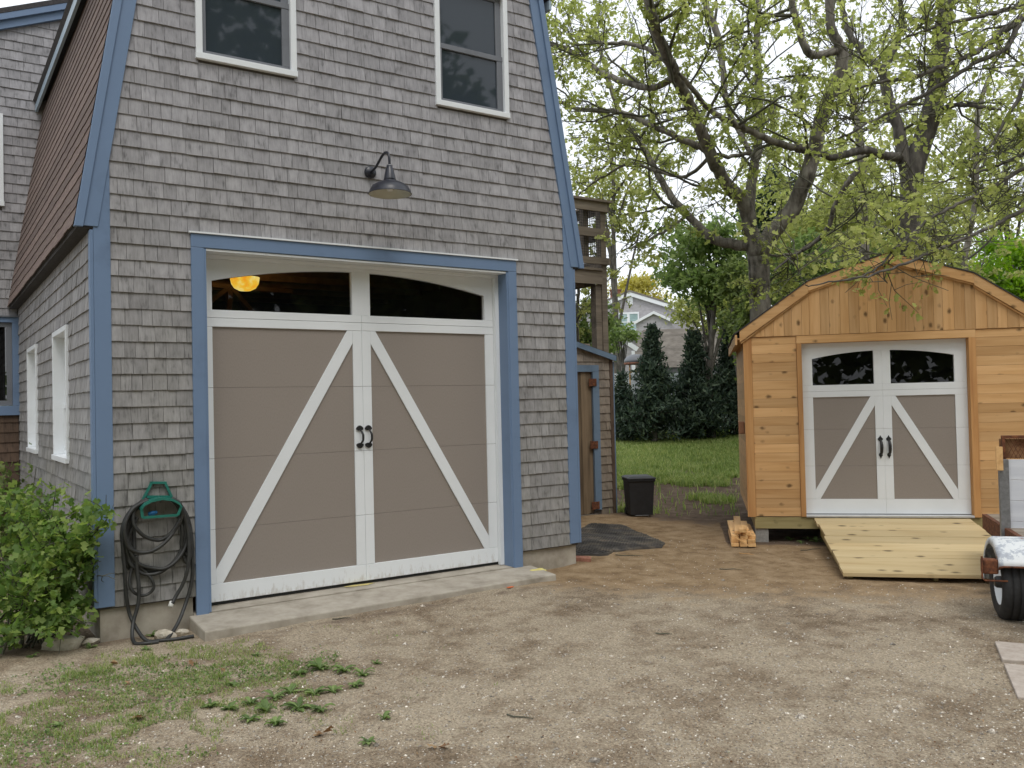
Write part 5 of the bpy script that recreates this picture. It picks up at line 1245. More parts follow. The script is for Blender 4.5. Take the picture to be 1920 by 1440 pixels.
MB().box(-133*q2, -129*q2, -2.26, -2.21, 0.5, zb+0.7).build('corner_trim', M_WHITE, ng); MB().box(-109*q2, -103*q2, -2.26, -2.21, 0.5, zb+0.75).build('corner_trim', M_WHITE, ng)
MB().beam((-140*q2, -2.24, zb+1.55), (-98*q2, -2.24, zb+0.80), 0.06, 0.20, (0, 0, 1)).build('rake_board', M_WHITE, ng)
# bird table by the fence
Pb = at_d(1193, 690, 24.5); gbb = gz(Pb[0], Pb[1])
bt = empty('bird_table', (Pb[0], Pb[1], gbb), -YAW, 'small dark domed bird table on yellow legs in front of the white fence', 'bird feeder')
zb2 = Pb[2]-gbb
for x in (-0.18, 0.22): MB().tube([(x*1.05, 0, 0), (x, 0, zb2+0.15)], 0.022, 8).build('leg', M_LUMB, bt)
MB().tube([(-0.19, 0, zb2-0.12), (0.23, 0, zb2-0.05)], 0.018, 8).build('crossbar', M_LUMB, bt)
MB().lathe([(0.34, 0.0), (0.33, 0.07), (0.27, 0.16), (0.15, 0.22), (0.0, 0.235)], (0, 0, zb2+0.15), 22, (0, 0, 1), True).build('dome_roof', M_GREYSASH, bt, True)
MB().lathe([(0.0, -0.05), (0.33, -0.05), (0.345, 0.0), (0.0, 0.001)], (0, 0, zb2+0.149), 22, (0, 0, 1), False).build('rim', M_BRICK, bt, True)

# ================================================================== TREES
def blob_tree(name, label, cat, base, height, crown_c, crown_r, n, leaf, lm, bark, seed, clumps=40, trunk_r=0.14, group=None, jag=False, clump_r=0.23, hollow=0.35, lean=0.0, limbs=14):
    """trunk, limbs that run out to the leaf clumps, leaves gathered in uneven clumps"""
    rng = np.random.default_rng(seed); bx, by = base[0], base[1]; z0 = gz(bx, by)-0.1
    t = empty(name, (bx, by, z0), 0, label, cat, group)
    c = np.array(crown_c)-np.array([bx, by, z0]); r = np.array(crown_r, float)
    tb = Tubes(); top = c+np.array([0, 0, r[2]*0.55])
    tp = smooth_path([(0, 0, 0), (c[0]*0.2+rng.normal()*0.06, c[1]*0.2, top[2]*0.3), (c[0]*0.6, c[1]*0.6+rng.normal()*0.1, top[2]*0.65), (c[0], c[1], top[2])], 6)
    tb.add(tp, np.linspace(trunk_r, trunk_r*0.15, len(tp)), 9)
    d = unit(rng.normal(size=(clumps, 3))); rad = rng.uniform(hollow, 1.0, clumps)**0.7
    cc = c+d*r*rad[:, None]*(0.82+0.3*rng.random((clumps, 1)))
    for k in range(min(limbs, clumps)):
        s = tp[int(len(tp)*rng.uniform(0.35, 0.9))]; e = cc[k]; m_ = s*0.5+e*0.5+np.array([0, 0, 0.12*np.linalg.norm(e-s)])
        pp = smooth_path([s, m_, e], 4); tb.add(pp, np.linspace(trunk_r*0.35, 0.008, len(pp)), 5)
    tb.build('trunk', bark, t)
    cnt = rng.multinomial(n, rng.dirichlet(np.ones(clumps)*2.0)); P = []
    for k in range(clumps):
        g = rng.normal(size=(cnt[k], 3))*r*clump_r*rng.uniform(0.55, 1.2); g[:, 2] *= 0.6; P.append(cc[k]+g)
    V, F = leaves(np.concatenate(P), leaf, rng, 0.7, 0.25, (0, 0, 1), jag)
    fast('crown', V, F, lm, t)
    return t
def px_tree(label, px, py_top, py_bot, d, rad_px, n, leaf, lm, seed, bark=None, **kw):
    """a tree whose crown reaches from py_top to py_bot at depth d"""
    top = at_d(px, py_top, d); bot = at_d(px, py_bot, d); c = (top+bot)/2; rz = (top[2]-bot[2])/2; r = rad_px*d/F_PX
    base = (c[0]+kw.pop('dx', 0), c[1]+kw.pop('dy', 0))
    return blob_tree(kw.pop('name', 'leafy_tree'), label, 'tree', base, 0, c, (r, r, rz), n, leaf, lm, bark or M_BARKD, seed, **kw)
BG = 'trees behind the yard'
px_tree('bright green maple between the deck and the oak trunk', 1325, 385, 590, 24, 88, 7500, 0.13, M_LMAP, 101, group=BG, jag=True, clumps=60)
px_tree('green maple whose crown droops just left of the oak trunk', 1388, 470, 660, 21, 42, 4200, 0.11, M_LMID, 102, group=BG, jag=True, clumps=50)
px_tree('small leafy tree framed under the raised deck', 1108, 555, 690, 17, 50, 1500, 0.10, M_LMAP, 103, group=BG, trunk_r=0.09, jag=True, clumps=26)
px_tree('olive young oak behind the ridge of the cedar shed', 1560, 350, 560, 27, 110, 9000, 0.13, M_LOAK2, 104, group=BG, clumps=70, jag=True)
px_tree('light green tree behind the left roof slope of the cedar shed', 1490, 430, 640, 23, 75, 7000, 0.12, M_LMAP, 105, group=BG, clumps=50, jag=True)
px_tree('vivid green tree at the right edge behind the shed roof', 1900, 440, 600, 24, 70, 6500, 0.12, M_LGRN, 106, group=BG, clumps=45, jag=True)
px_tree('olive tree right of the second big trunk, above the shed', 1790, 350, 600, 29, 105, 8500, 0.13, M_LOAK2, 107, group=BG, clumps=60, jag=True)
px_tree('pale tree between the two big trunks far back', 1620, 430, 600, 34, 80, 5500, 0.17, M_LMAP, 108, group=BG, clumps=50, jag=True)
px_tree('tall airy oak far behind at the right edge', 1890, 160, 470, 32, 100, 2600, 0.16, M_LOAK, 109, group=BG, clumps=70, trunk_r=0.2, jag=True, clump_r=0.18)
px_tree('tall airy oak far behind the leaning limb', 1690, 190, 450, 36, 120, 2800, 0.18, M_LOAK2, 110, group=BG, clumps=70, trunk_r=0.2, jag=True, clump_r=0.18)
px_tree('tall airy oak far behind the main oak crown', 1500, 220, 430, 38, 120, 2600, 0.18, M_LOAK, 111, group=BG, clumps=70, trunk_r=0.2, jag=True, clump_r=0.18)
px_tree('tall airy oak far behind beside the garage roof', 1150, 190, 440, 36, 100, 2600, 0.18, M_LOAK2, 112, group=BG, clumps=60, trunk_r=0.2, jag=True, clump_r=0.18)
px_tree('yellow spring tree with a domed crown beyond the far house', 1190, 514, 600, 88, 52, 6000, 0.30, M_LYEL, 113, group=BG, clumps=60, clump_r=0.28)
px_tree('low green tree overhanging the far house roof', 1330, 545, 625, 33, 70, 2600, 0.14, M_LOAK2, 114, group=BG, clumps=50, jag=True)
px_tree('low green tree with a spray of leaves over the neighbour wall', 1160, 605, 665, 27, 36, 750, 0.12, M_LMAP, 115, group=BG, clumps=22, jag=True, trunk_r=0.07)
px_tree('dark green tree behind the shed corner', 1408, 540, 740, 19, 26, 2600, 0.10, M_LMID, 116, group=BG, clumps=45, jag=True)
px_tree('dusky pine far behind the limbs of the main oak', 1452, 310, 480, 42, 52, 5000, 0.20, M_LDK, 117, group=BG, clumps=40, name='pine_tree')
px_tree('green tree filling the gap behind the right limb of the oak', 1600, 370, 520, 40, 80, 5000, 0.19, M_LMID, 118, group=BG, clumps=50, jag=True)

def evergreen(px, py_top, py_bot, d, rad_px, n, seed, label):
    rng = np.random.default_rng(seed); top = at_d(px, py_top, d); bx, by = top[0], top[1]; z0 = gz(bx, by)-0.05; H = top[2]-z0; r = rad_px*d/F_PX
    t = empty('evergreen_tree', (bx, by, z0), 0, label, 'tree', 'dark evergreens in front of the white fence')
    MB().tube([(0, 0, 0), (0.02, 0.01, H*0.5), (0, 0, H*0.97)], [0.08, 0.05, 0.01], 8).build('trunk', M_BARKD, t)
    nb_ = 210; hgt = rng.uniform(0.03, 0.98, nb_)**0.85; an = rng.uniform(0, 2*math.pi, nb_); P = []; tb = Tubes()
    for h, a in zip(hgt, an):
        R_ = r*((1-h)**1.15*0.9+0.12*(h < 0.5))*rng.uniform(0.55, 1.25)+0.06; up = 0.30*R_
        e = np.array([math.cos(a)*R_, math.sin(a)*R_, h*H+up]); s = np.array([0, 0, h*H-0.05]); tb.add([s, s*0.4+e*0.6, e], [0.015, 0.010, 0.004], 3)
        k = max(6, int(n/nb_*(0.35+1.3*(1-h)))); tt = rng.uniform(0.25, 1.08, k)[:, None]
        P.append(s+(e-s)*tt+rng.normal(size=(k, 3))*np.array([0.13, 0.13, 0.10])*(0.4+0.6*(1-h)))
    tb.build('branches', M_BARKD, t)
    V, F = leaves(np.concatenate(P), 0.14, rng, 0.34, -0.8, None, True); fast('foliage', V, F, M_LDK, t)
evergreen(1166, 700, 815, 24.0, 27, 3000, 201, 'dark evergreen half hidden by the lean-to shed')
evergreen(1222, 612, 812, 23.5, 56, 8000, 202, 'dark evergreen with the tallest thin tip, left of the pair in the gap')
evergreen(1300, 622, 815, 24.0, 66, 9000, 203, 'dark evergreen in the middle of the gap between garage and shed')
evergreen(1368, 600, 815, 24.5, 62, 9000, 204, 'dark evergreen nearest the left wall of the cedar shed')
evergreen(1420, 600, 815, 25.0, 62, 6000, 205, 'dark evergreen mostly hidden behind the cedar shed')

# --- the big oaks: limbs follow the photograph, at their own depths
def grow(t, limbs, seed, bark, lm, leaf, dens=1.0, l2=(0.9, 2.2), l3=(0.35, 0.9), spread=None, nleaf=7, twig_leaf_from=0.45, lo=0.25, up=0.12):
    """limbs: [(points 3D, radii)]; adds boughs, twigs and leaf tufts"""
    rng = np.random.default_rng(seed); tb = Tubes(); tw = Tubes(); P = []; o = np.array(t.location)
    for pts, rad, fert in limbs:
        sp = smooth_path(np.asarray(pts)-o, 6); n = len(sp); rr_ = np.interp(np.linspace(0, 1, n), np.linspace(0, 1, len(rad)), rad)
        wob = rng.normal(size=(n, 3))*0.007; wob[0] = 0; sp = sp+wob
        tb.add(sp, rr_*(1+0.025*rng.normal(size=n)), 12 if rad[0] > 0.07 else 8)
        if fert <= 0: continue
        seg = np.linalg.norm(np.diff(sp, axis=0), axis=1); Lc = np.concatenate([[0], np.cumsum(seg)]); tot = Lc[-1]
        k = int(tot*2.1*dens*fert)+1
        for s in np.sort(rng.uniform(lo*tot, tot, k)):
            i = min(np.searchsorted(Lc, s), n-1); p = sp[i]; tan = unit(sp[min(i+1, n-1)]-sp[max(i-1, 0)])
            d = unit(tan*0.5+rng.normal(size=3)*np.array([0.8, 0.8, 0.42])+np.array([0, 0, up])); Lb = rng.uniform(*l2)*(0.6+0.4*min(1, rr_[i]/0.05)); rb = min(rr_[i]*0.5, 0.028)
            q = [p]; cur = d
            for _ in range(5):
                cur = unit(cur+rng.normal(size=3)*0.22+np.array([0, 0, 0.05])); q.append(q[-1]+cur*Lb/5)
            q = np.array(q); tw.add(q, np.linspace(rb, 0.006, 6), 5)
            for _ in range(int(rng.integers(6, 11)*dens**0.5)):
                u = rng.uniform(0.2, 1.0)*4.99; j = int(u); p2 = q[j]+(q[j+1]-q[j])*(u-j); t2 = unit(q[j+1]-q[j])
                d2 = unit(t2*0.8+rng.normal(size=3)*np.array([0.75, 0.75, 0.5])); L3 = rng.uniform(*l3)
                m1 = p2+d2*L3*0.5+rng.normal(size=3)*0.03; e2 = m1+unit(d2+rng.normal(size=3)*0.35+np.array([0, 0, 0.12]))*L3*0.5
                tw.add(np.array([p2, m1, e2]), [0.007, 0.005, 0.003], 3)
                c = rng.poisson(nleaf*4.2)*(rng.random() < 0.50)
                if c:
                    uu = rng.beta(3.6, 1.0, c)[:, None]*1.06; P.append(p2+(e2-p2)*uu+rng.normal(size=(c, 3))*0.042)
                for _2 in range(2):
                    f = m1 if _2 else p2*0.3+m1*0.7; d3 = unit(d2*0.6+rng.normal(size=3)*0.6); e3 = f+d3*L3*0.5; tw.add(np.array([f, f*0.5+e3*0.5+rng.normal(size=3)*0.02, e3]), [0.005, 0.004, 0.0025], 3)
                    c = rng.poisson(nleaf*2.8)*(rng.random() < 0.36)
                    if c: P.append(f+(e3-f)*rng.beta(3.6, 1.0, c)[:, None]*1.06+rng.normal(size=(c, 3))*0.038)
    tb.build('trunk', bark, t); tw.build('twigs', M_TWIG, t)
    V, F = leaves(np.concatenate(P), leaf, rng, 0.68, 0.45, (0, 0, 1), True); fast('crown', V, F, lm, t)
def ZL(*pts):      # (zoom x, zoom y, depth) in the enlarged view of the trees
    return [at_d(1000+x/2.087, y/2.087, d) for x, y, d in pts]
def RD(d, *w): return [v/2.087/2*d/F_PX for v in w]
base = at_d(1430, 600, 14.0); bp = (base[0], base[1], gz(base[0], base[1])-0.1)
oak = empty('oak_tree', bp, 0, 'big grey oak forking above the left slope of the cedar shed', 'tree', 'big oaks leafing out')
dd = 14.0
grow(oak, [
    ([np.array(bp), base*0.5+np.array(bp)*0.5]+ZL((888, 1150, dd), (882, 1050, dd), (880, 985, dd)), RD(dd, 110, 92, 84, 80, 84), 0),
    (ZL((872, 990, dd), (848, 900, dd), (828, 800, dd-.1), (745, 705, dd-.3), (690, 590, dd-.6), (640, 475, dd-.9), (595, 370, dd-1.2), (545, 270, dd-1.5), (492, 150, dd-1.8), (465, 60, dd-2.0), (430, -80, dd-2.2)), RD(dd, 64, 62, 56, 50, 46, 42, 40, 40, 36, 34, 26), 0.8),
    (ZL((845, 962, dd), (775, 955, dd+.1), (705, 935, dd+.2), (640, 880, dd+.4), (540, 770, dd+.7), (470, 650, dd+1), (400, 530, dd+1.3), (330, 420, dd+1.6), (280, 260, dd+1.8), (240, 100, dd+2)), RD(dd, 46, 42, 38, 32, 30, 26, 24, 22, 18, 12), 0.9),
    (ZL((890, 990, dd), (940, 905, dd-.1), (1015, 815, dd-.2), (1068, 690, dd-.4), (1100, 590, dd-.5), (1130, 450, dd-.7), (1185, 320, dd-.9), (1210, 210, dd-1), (1165, 110, dd-1.1), (1160, -60, dd-1.2)), RD(dd, 72, 66, 62, 58, 54, 50, 46, 40, 34, 26), 0.7),
    (ZL((845, 850, dd), (858, 690, dd+.2), (878, 570, dd+.4), (884, 430, dd+.6), (880, 300, dd+.8), (876, 150, dd+1), (884, -60, dd+1.2)), RD(dd, 40, 40, 36, 34, 30, 28, 22), 0.9),
    (ZL((690, 590, dd-.6), (600, 552, dd-.5), (480, 500, dd-.3), (380, 452, dd), (300, 432, dd+.3), (200, 432, dd+.7), (100, 400, dd+1.1), (30, 380, dd+1.4)), RD(dd, 28, 24, 22, 22, 20, 18, 14, 8), 1.3),
    (ZL((1080, 575, dd-.5), (1010, 575, dd-.6), (930, 550, dd-.8), (830, 505, dd-1), (740, 462, dd-1.3), (680, 420, dd-1.5), (620, 345, dd-1.7), (570, 290, dd-1.9)), RD(dd, 28, 26, 24, 24, 22, 20, 18, 12), 1.0),
    (ZL((560, 290, dd-1.4), (470, 345, dd-1.2), (370, 320, dd-.9), (290, 298, dd-.5), (230, 258, dd-.1), (140, 195, dd+.4), (60, 170, dd+.8)), RD(dd, 26, 24, 24, 22, 20, 16, 10), 1.3),
    (ZL((690, 610, dd-.4), (600, 690, dd), (480, 670, dd+.5), (380, 640, dd+1), (260, 700, dd+1.5), (180, 760, dd+2)), RD(dd, 16, 14, 13, 12, 10, 5), 1.2),
    (ZL((600, 840, dd+.5), (520, 900, dd+.3), (430, 950, dd), (350, 980, dd-.3)), RD(dd, 14, 12, 9, 4), 1.0),
    (ZL((545, 270, dd-1.5), (470, 205, dd-1.2), (370, 170, dd-.8), (250, 165, dd-.2), (130, 130, dd+.4)), RD(dd, 20, 18, 16, 13, 8), 1.3),
    (ZL((740, 240, dd+.7), (720, 130, dd+.7), (680, 30, dd+.8), (670, -60, dd+.9)), RD(dd, 30, 30, 28, 20), 0.8),
    (ZL((850, 600, dd+.3), (760, 420, dd+.6), (740, 240, dd+.7)), RD(dd, 20, 24, 28), 0.7),
    (ZL((1190, 200, dd-1), (1080, 210, dd-1.2), (1040, 110, dd-1.3), (1000, -40, dd-1.5)), RD(dd, 30, 30, 28, 20), 0.9),
    (ZL((930, 1000, dd), (1040, 990, dd-.6), (1150, 900, dd-1.0), (1180, 800, dd-1.2), (1250, 690, dd-1.4)), RD(dd, 8, 12, 15, 17, 18), 0.6),
    (ZL((860, 600, dd+.2), (760, 612, dd), (720, 600, dd-.1)), RD(dd, 16, 16, 14), 0.3),
], 301, M_BARK, M_LOAK, 0.074, 0.95, nleaf=5.6, lo=0.12)

base = at_d(1700, 560, 15.0); bp = (base[0], base[1], gz(base[0], base[1])-0.1)
oak2 = empty('oak_tree', bp, 0, 'dark leaning oak trunk rising behind the ridge of the cedar shed', 'tree', 'big oaks leafing out')
d2_ = 15.0
grow(oak2, [
    ([np.array(bp)]+ZL((1460, 1100, d2_), (1468, 960, d2_), (1474, 800, d2_), (1492, 650, d2_), (1540, 500, d2_-.1), (1580, 350, d2_-.2), (1592, 200, d2_-.3), (1612, 50, d2_-.4), (1640, -90, d2_-.5)), RD(d2_, 96, 86, 82, 82, 80, 76, 72, 64, 56, 44), 0.7),
    (ZL((1476, 720, d2_), (1445, 610, d2_), (1430, 500, d2_+.1), (1392, 400, d2_+.2), (1362, 280, d2_+.3), (1290, 205, d2_+.4), (1230, 120, d2_+.5), (1200, -40, d2_+.6)), RD(d2_, 52, 50, 44, 42, 36, 30, 24, 16), 0.9),
    (ZL((1445, 615, d2_), (1385, 610, d2_-.2), (1300, 588, d2_-.5), (1230, 600, d2_-.8), (1170, 616, d2_-1), (1110, 600, d2_-1.2), (1020, 590, d2_-1.4)), RD(d2_, 38, 34, 32, 28, 24, 18, 10), 0.8),
    (ZL((1350, 605, d2_-.3), (1270, 670, d2_-.6), (1220, 730, d2_-.8), (1180, 820, d2_-1), (1130, 920, d2_-1.2), (1030, 990, d2_-1.4), (940, 1060, d2_-1.6)), RD(d2_, 20, 20, 19, 18, 15, 11, 6), 1.0),
    (ZL((1570, 440, d2_-.1), (1660, 410, d2_-.5), (1760, 420, d2_-.8), (1830, 430, d2_-1)), RD(d2_, 22, 18, 14, 8), 1.0),
    (ZL((1362, 280, d2_+.3), (1420, 180, d2_+.5), (1440, 60, d2_+.7), (1420, -60, d2_+.8)), RD(d2_, 26, 24, 22, 16), 0.9),
], 302, M_BARKD, M_LOAK, 0.076, 0.85, nleaf=4.8, lo=0.2)

# third oak stands out of frame on the right; its long thin boughs cross the picture, some in front of the shed gable
bp3 = at_d(2130, 700, 11.0); bp = (bp3[0], bp3[1], gz(bp3[0], bp3[1])-0.1)
oak3 = empty('oak_tree', bp, 0, 'oak at the right edge whose long thin boughs sweep across above the cedar shed', 'tree', 'big oaks leafing out')
r3 = 11.0
grow(oak3, [
    ([np.array(bp), at_d(2110, 400, 11.0), at_d(2060, 200, 11.0), at_d(2010, 20, 11.1), at_d(1960, -150, 11.2)], [0.2, 0.17, 0.15, 0.12, 0.08], 0),
    (ZL((2200, 40, r3), (1990, 60, r3-.1), (1900, 80, r3-.2), (1830, 130, r3-.4), (1720, 210, r3-.6), (1600, 260, r3-.8), (1480, 300, r3-1), (1330, 330, r3-1.2), (1180, 370, r3-1.4)), RD(r3, 50, 34, 30, 26, 20, 16, 13, 10, 6), 1.0),
    (ZL((1900, 85, r3-.2), (1850, 190, r3-.4), (1740, 240, r3-.5), (1600, 330, r3-.7), (1430, 420, r3-.9), (1280, 500, r3-1.1), (1150, 560, r3-1.3)), RD(r3, 22, 20, 17, 15, 12, 9, 5), 0.9),
    (ZL((2200, 500, r3), (2050, 600, r3-.3), (1920, 660, r3-.5), (1800, 730, r3-.8), (1680, 790, r3-1.1), (1560, 850, r3-1.4), (1430, 960, r3-1.7), (1330, 1060, r3-1.9), (1220, 1100, r3-2.1)), RD(r3, 30, 22, 16, 14, 12, 10, 8, 6, 3), 0.75),
    (ZL((2200, 640, r3), (2050, 740, r3-.5), (1900, 830, r3-.9), (1760, 900, r3-1.3), (1620, 960, r3-1.6), (1480, 1020, r3-1.9), (1330, 1075, r3-2.2), (1180, 1100, r3-2.4), (1060, 1120, r3-2.5)), RD(r3, 26, 20, 14, 12, 10, 8, 6, 3), 0.6),
    (ZL((2200, 420, r3), (2040, 520, r3-.2), (1900, 610, r3-.4), (1780, 660, r3-.5), (1650, 700, r3-.7), (1560, 720, r3-.8)), RD(r3, 22, 17, 13, 10, 7, 4), 0.8),
    (ZL((2100, 150, r3), (1960, 250, r3-.2), (1900, 380, r3-.4), (1820, 520, r3-.5), (1760, 640, r3-.6)), RD(r3, 24, 20, 16, 11, 6), 0.9),
    (ZL((2000, 0, r3), (1880, 30, r3-.2), (1760, 60, r3-.4), (1600, 100, r3-.6), (1450, 150, r3-.8)), RD(r3, 26, 20, 16, 12, 6), 1.0),
], 303, M_BARKD, M_LOAK, 0.070, 0.85, l2=(0.4, 1.0), nleaf=3.6, lo=0.1, up=0.38)

# slim trunks further back
for k, (pts, d, lab, w0) in enumerate([
    ([(1298, 1050), (1290, 830), (1285, 620), (1260, 440), (1240, 300), (1250, 60)], 21, 'slim grey tree trunk seen between the two big oaks', 38),
    ([(1690, 1080), (1700, 950), (1730, 780), (1735, 560), (1745, 420), (1800, 250), (1830, 100)], 19, 'slim tree behind the right slope of the cedar shed roof', 24),
    ([(170, 1330), (172, 1240), (176, 1150), (182, 1050)], 16, 'slim trunk seen under the raised deck', 20)]):
    P3 = ZL(*[(x, y, d) for x, y in pts]); b = P3[0]; bp = (b[0], b[1], gz(b[0], b[1])-0.1)
    t = empty('slim_tree', bp, 0, lab, 'tree', 'slim trees further back')
    lim = [([np.array(bp)]+P3, RD(d, w0*1.15, w0, w0*.9, w0*.8, w0*.6, w0*.35), 0.8)]
    if k < 2: lim.append(([P3[2], P3[2]*0.5+P3[3]*0.5+np.array([0.8, 0.5, 0.5]), P3[3]+np.array([1.8, 1.0, 0.8])], RD(d, w0*.5, w0*.4, w0*.15), 1.0))
    grow(t, lim, 320+k, M_BARK, M_LOAK2, 0.09, 0.7, nleaf=5, lo=0.3)

# the wood across the street behind the viewer, seen only in the window glass
rng = np.random.default_rng(55); P = []
for (x, y, h, r) in [(14, -24, 18, 5.0), (7, -26, 20, 5.0), (0, -27, 17, 5.0), (-9, -26, 18, 5.5), (-18, -20, 15, 5.5), (-22, -9, 14, 5.0), (22, -21, 17, 5.0), (30, -22, 16, 6), (4, -30, 15, 6), (11, -30, 14, 6), (18, -28, 14, 6)]:
    d = unit(rng.normal(size=(4200, 3)))*np.array([r, r, h*0.5])*rng.uniform(0.2, 1.0, (4200, 1))**0.5; P.append(d+np.array([x, y, h*0.5+0.3]))
V, F = leaves(np.concatenate(P), 0.62, rng, 0.8, 0.2, (0, 0, 1)); tag(fast('woods', V, F, M_LMID), kind='stuff')

# ================================================================== SHRUB, WEEDS, GRASS, LITTER
rng = np.random.default_rng(77)
P = on_z(95, 1225, 0.03); sx0, sy0 = -0.42, 0.22
bush = empty('leafy_shrub', (sx0, sy0, gz(sx0, sy0)), 0, 'bright green leafy shrub at the left corner of the garage', 'shrub')
tb = Tubes(); LP = []
tips = []
for (px, py, dpt) in [(60, 930, 6.6), (105, 915, 6.7), (150, 955, 6.6), (200, 975, 6.5), (190, 990, 6.7), (20, 965, 6.8), (60, 1000, 6.4), (120, 1010, 6.4), (165, 1010, 6.5), (10, 1050, 6.5), (70, 1070, 6.3), (130, 1080, 6.4), (180, 1055, 6.6), (30, 1120, 6.3), (90, 1130, 6.3), (150, 1140, 6.4), (185, 1130, 6.6), (10, 1190, 6.3), (60, 1190, 6.2), (110, 1180, 6.3), (160, 1170, 6.4), (5, 930, 7.0), (-40, 960, 6.6), (-60, 1080, 6.4), (-40, 1170, 6.3), (40, 1030, 6.9), (95, 965, 6.9), (140, 1040, 6.9), (90, 1060, 6.9), (-80, 1000, 6.8), (50, 1150, 6.8), (130, 1120, 6.8), (195, 1080, 6.5), (205, 968, 6.5), (20, 1085, 6.9), (80, 1100, 7.0)]:
    tips.append(at_d(px, py, dpt))
o = np.array(bush.location)
for tip in tips:
    e = tip-o; s = np.array([rng.normal()*0.16, rng.normal()*0.12, 0.0]); m_ = s*0.45+e*0.55+np.array([0, 0, 0.12])+rng.normal(size=3)*0.05
    pp = smooth_path([s, m_, e], 5); tb.add(pp, np.linspace(0.009, 0.003, len(pp)), 5)
    n_ = 46; u = rng.uniform(0.5, 1.03, n_)*(len(pp)-1); i = np.minimum(u.astype(int), len(pp)-2); q = pp[i]+(pp[i+1]-pp[i])*(u-i)[:, None]
    LP.append(q+rng.normal(size=(n_, 3))*0.062)
    for _ in range(4):
        j = rng.integers(5, len(pp)); d = unit(rng.normal(size=3)+np.array([0, 0, 0.2])); ee = pp[j]+d*rng.uniform(0.12, 0.26); tb.add([pp[j], (pp[j]+ee)/2+rng.normal(size=3)*0.01, ee], [0.004, 0.003, 0.002], 3)
        LP.append(pp[j]+(ee-pp[j])*rng.uniform(0.3, 1.1, 15)[:, None]+rng.normal(size=(15, 3))*0.035)
tb.build('stems', M_TWIG, bush)
LP = np.concatenate(LP); LP = LP[(LP[:, 0]+o[0] < 0.02) | (LP[:, 1]+o[1] < -0.06)]
LP = LP[(LP[:, 2] > 0.02)]; LP = LP[~((LP[:, 2] < 0.16) & (LP[:, 0]+o[0] > -0.52))]; uu_, vv_, _z = np.array([proj(q+o) for q in LP]).T; LP = LP[(uu_ < 178) | ((uu_ < 212) & (vv_ > 945) & (vv_ < 1000))]
V, F = leaves(LP, 0.062, rng, 0.72, 0.35, (0, 0, 1), True); fast('foliage', V, F, M_LBUSH, bush)
def small_shrub(px, py, d, r, n, leaf, lab, seed, mat, h=0.5):
    rg_ = np.random.default_rng(seed); P = at_d(px, py, d); z = gz(P[0], P[1]); t = empty('leafy_shrub', (P[0], P[1], z), 0, lab, 'shrub')
    tb = Tubes(); pts = []
    for _ in range(12):
        e = np.array([rg_.normal()*r*0.5, rg_.normal()*r*0.4, rg_.uniform(0.3, 1.0)*(P[2]-z+h)]); tb.add([np.zeros(3), e*0.5+rg_.normal(size=3)*0.03, e], [0.008, 0.006, 0.003], 4)
        k = n//12; pts.append(e*rg_.uniform(0.5, 1.05, k)[:, None]+rg_.normal(size=(k, 3))*0.08)
    tb.build('stems', M_TWIG, t); pts = np.concatenate(pts); pts = pts[(pts[:, 0]+P[0] < -0.05)]
    V, F = leaves(pts, leaf, rg_, 0.7, 0.3, (0, 0, 1), True); fast('foliage', V, F, mat, t)
small_shrub(10, 930, 9.3, 0.7, 1400, 0.07, 'dark leafy shrub in the corner under the blue house window', 511, M_LMID, 0.25)
small_shrub(44, 860, 10.0, 0.35, 500, 0.075, 'sprig of leaves climbing beside the far narrow garage window', 512, M_LMAP, 0.15)

# weeds: rosettes of broad leaves
def weed(px, py, s, lab, seed, n=16):
    rg_ = np.random.default_rng(seed); P = on_z(px, py, 0.0); z = gz(P[0], P[1]); mb = MB(); V = []; F = []
    for k in range(n):
        a = rg_.uniform(0, 2*math.pi); off = rg_.normal(size=2)*s*0.02; L_ = s*rg_.uniform(0.4, 1.15); W_ = L_*rg_.uniform(0.28, 0.5); h = rg_.uniform(0.08, 0.55)*L_; ca, sa = math.cos(a), math.sin(a); b0 = len(V)
        prof = [(0, 0.15, 0), (0.35, 0.9, 0.75), (0.7, 0.8, 1.0), (1.0, 0.02, 0.75)]
        for u, w_, hh in prof:
            for sg in (-1, 0, 1): x = u*L_; y = sg*w_*W_/2; V.append((off[0]+x*ca-y*sa, off[1]+x*sa+y*ca, hh*h+abs(sg)*0.15*W_+0.004))
        for r_ in range(3):
            for c_ in range(2): i = b0+r_*3+c_; F.append((i, i+1, i+4, i+3))
    mb.lathe([(0.0, -0.01), (0.012, -0.008), (0.012, 0.006), (0.0, 0.012)], (0, 0, 0), 8)
    mb.add(V, F); o_ = mb.build('weed', M_WEED); o_.location = (P[0], P[1], z-0.004); return tag(o_, lab, 'weed', 'broad-leaved weeds in the gravel')
wl = [(600, 1258, .10), (560, 1268, .07), (645, 1262, .09), (680, 1268, .08), (665, 1290, .06), (625, 1300, .07), (590, 1305, .08), (545, 1300, .09), (515, 1312, .08), (560, 1330, .10), (600, 1335, .08), (500, 1335, .09), (470, 1320, .07), (520, 1360, .07), (720, 1350, .06), (690, 1392, .06), (430, 1330, .08), (395, 1325, .06), (705, 1246, .04), (470, 1352, .07), (170, 1218, .06), (283, 1195, .06), (275, 1222, .05), (480, 1235, .04), (60, 1240, .05), (440, 1290, .05), (110, 1365, .05)]
ORD = ['leftmost', 'second from the left', 'third from the left', 'fourth from the left', 'fifth from the left', 'sixth from the left', 'seventh from the left', 'eighth from the left', 'ninth from the left', 'tenth from the left', 'eleventh from the left', 'twelfth from the left', 'thirteenth from the left', 'fourteenth from the left', 'fifteenth from the left', 'sixteenth from the left', 'seventeenth from the left', 'rightmost', 'last but one on the right']
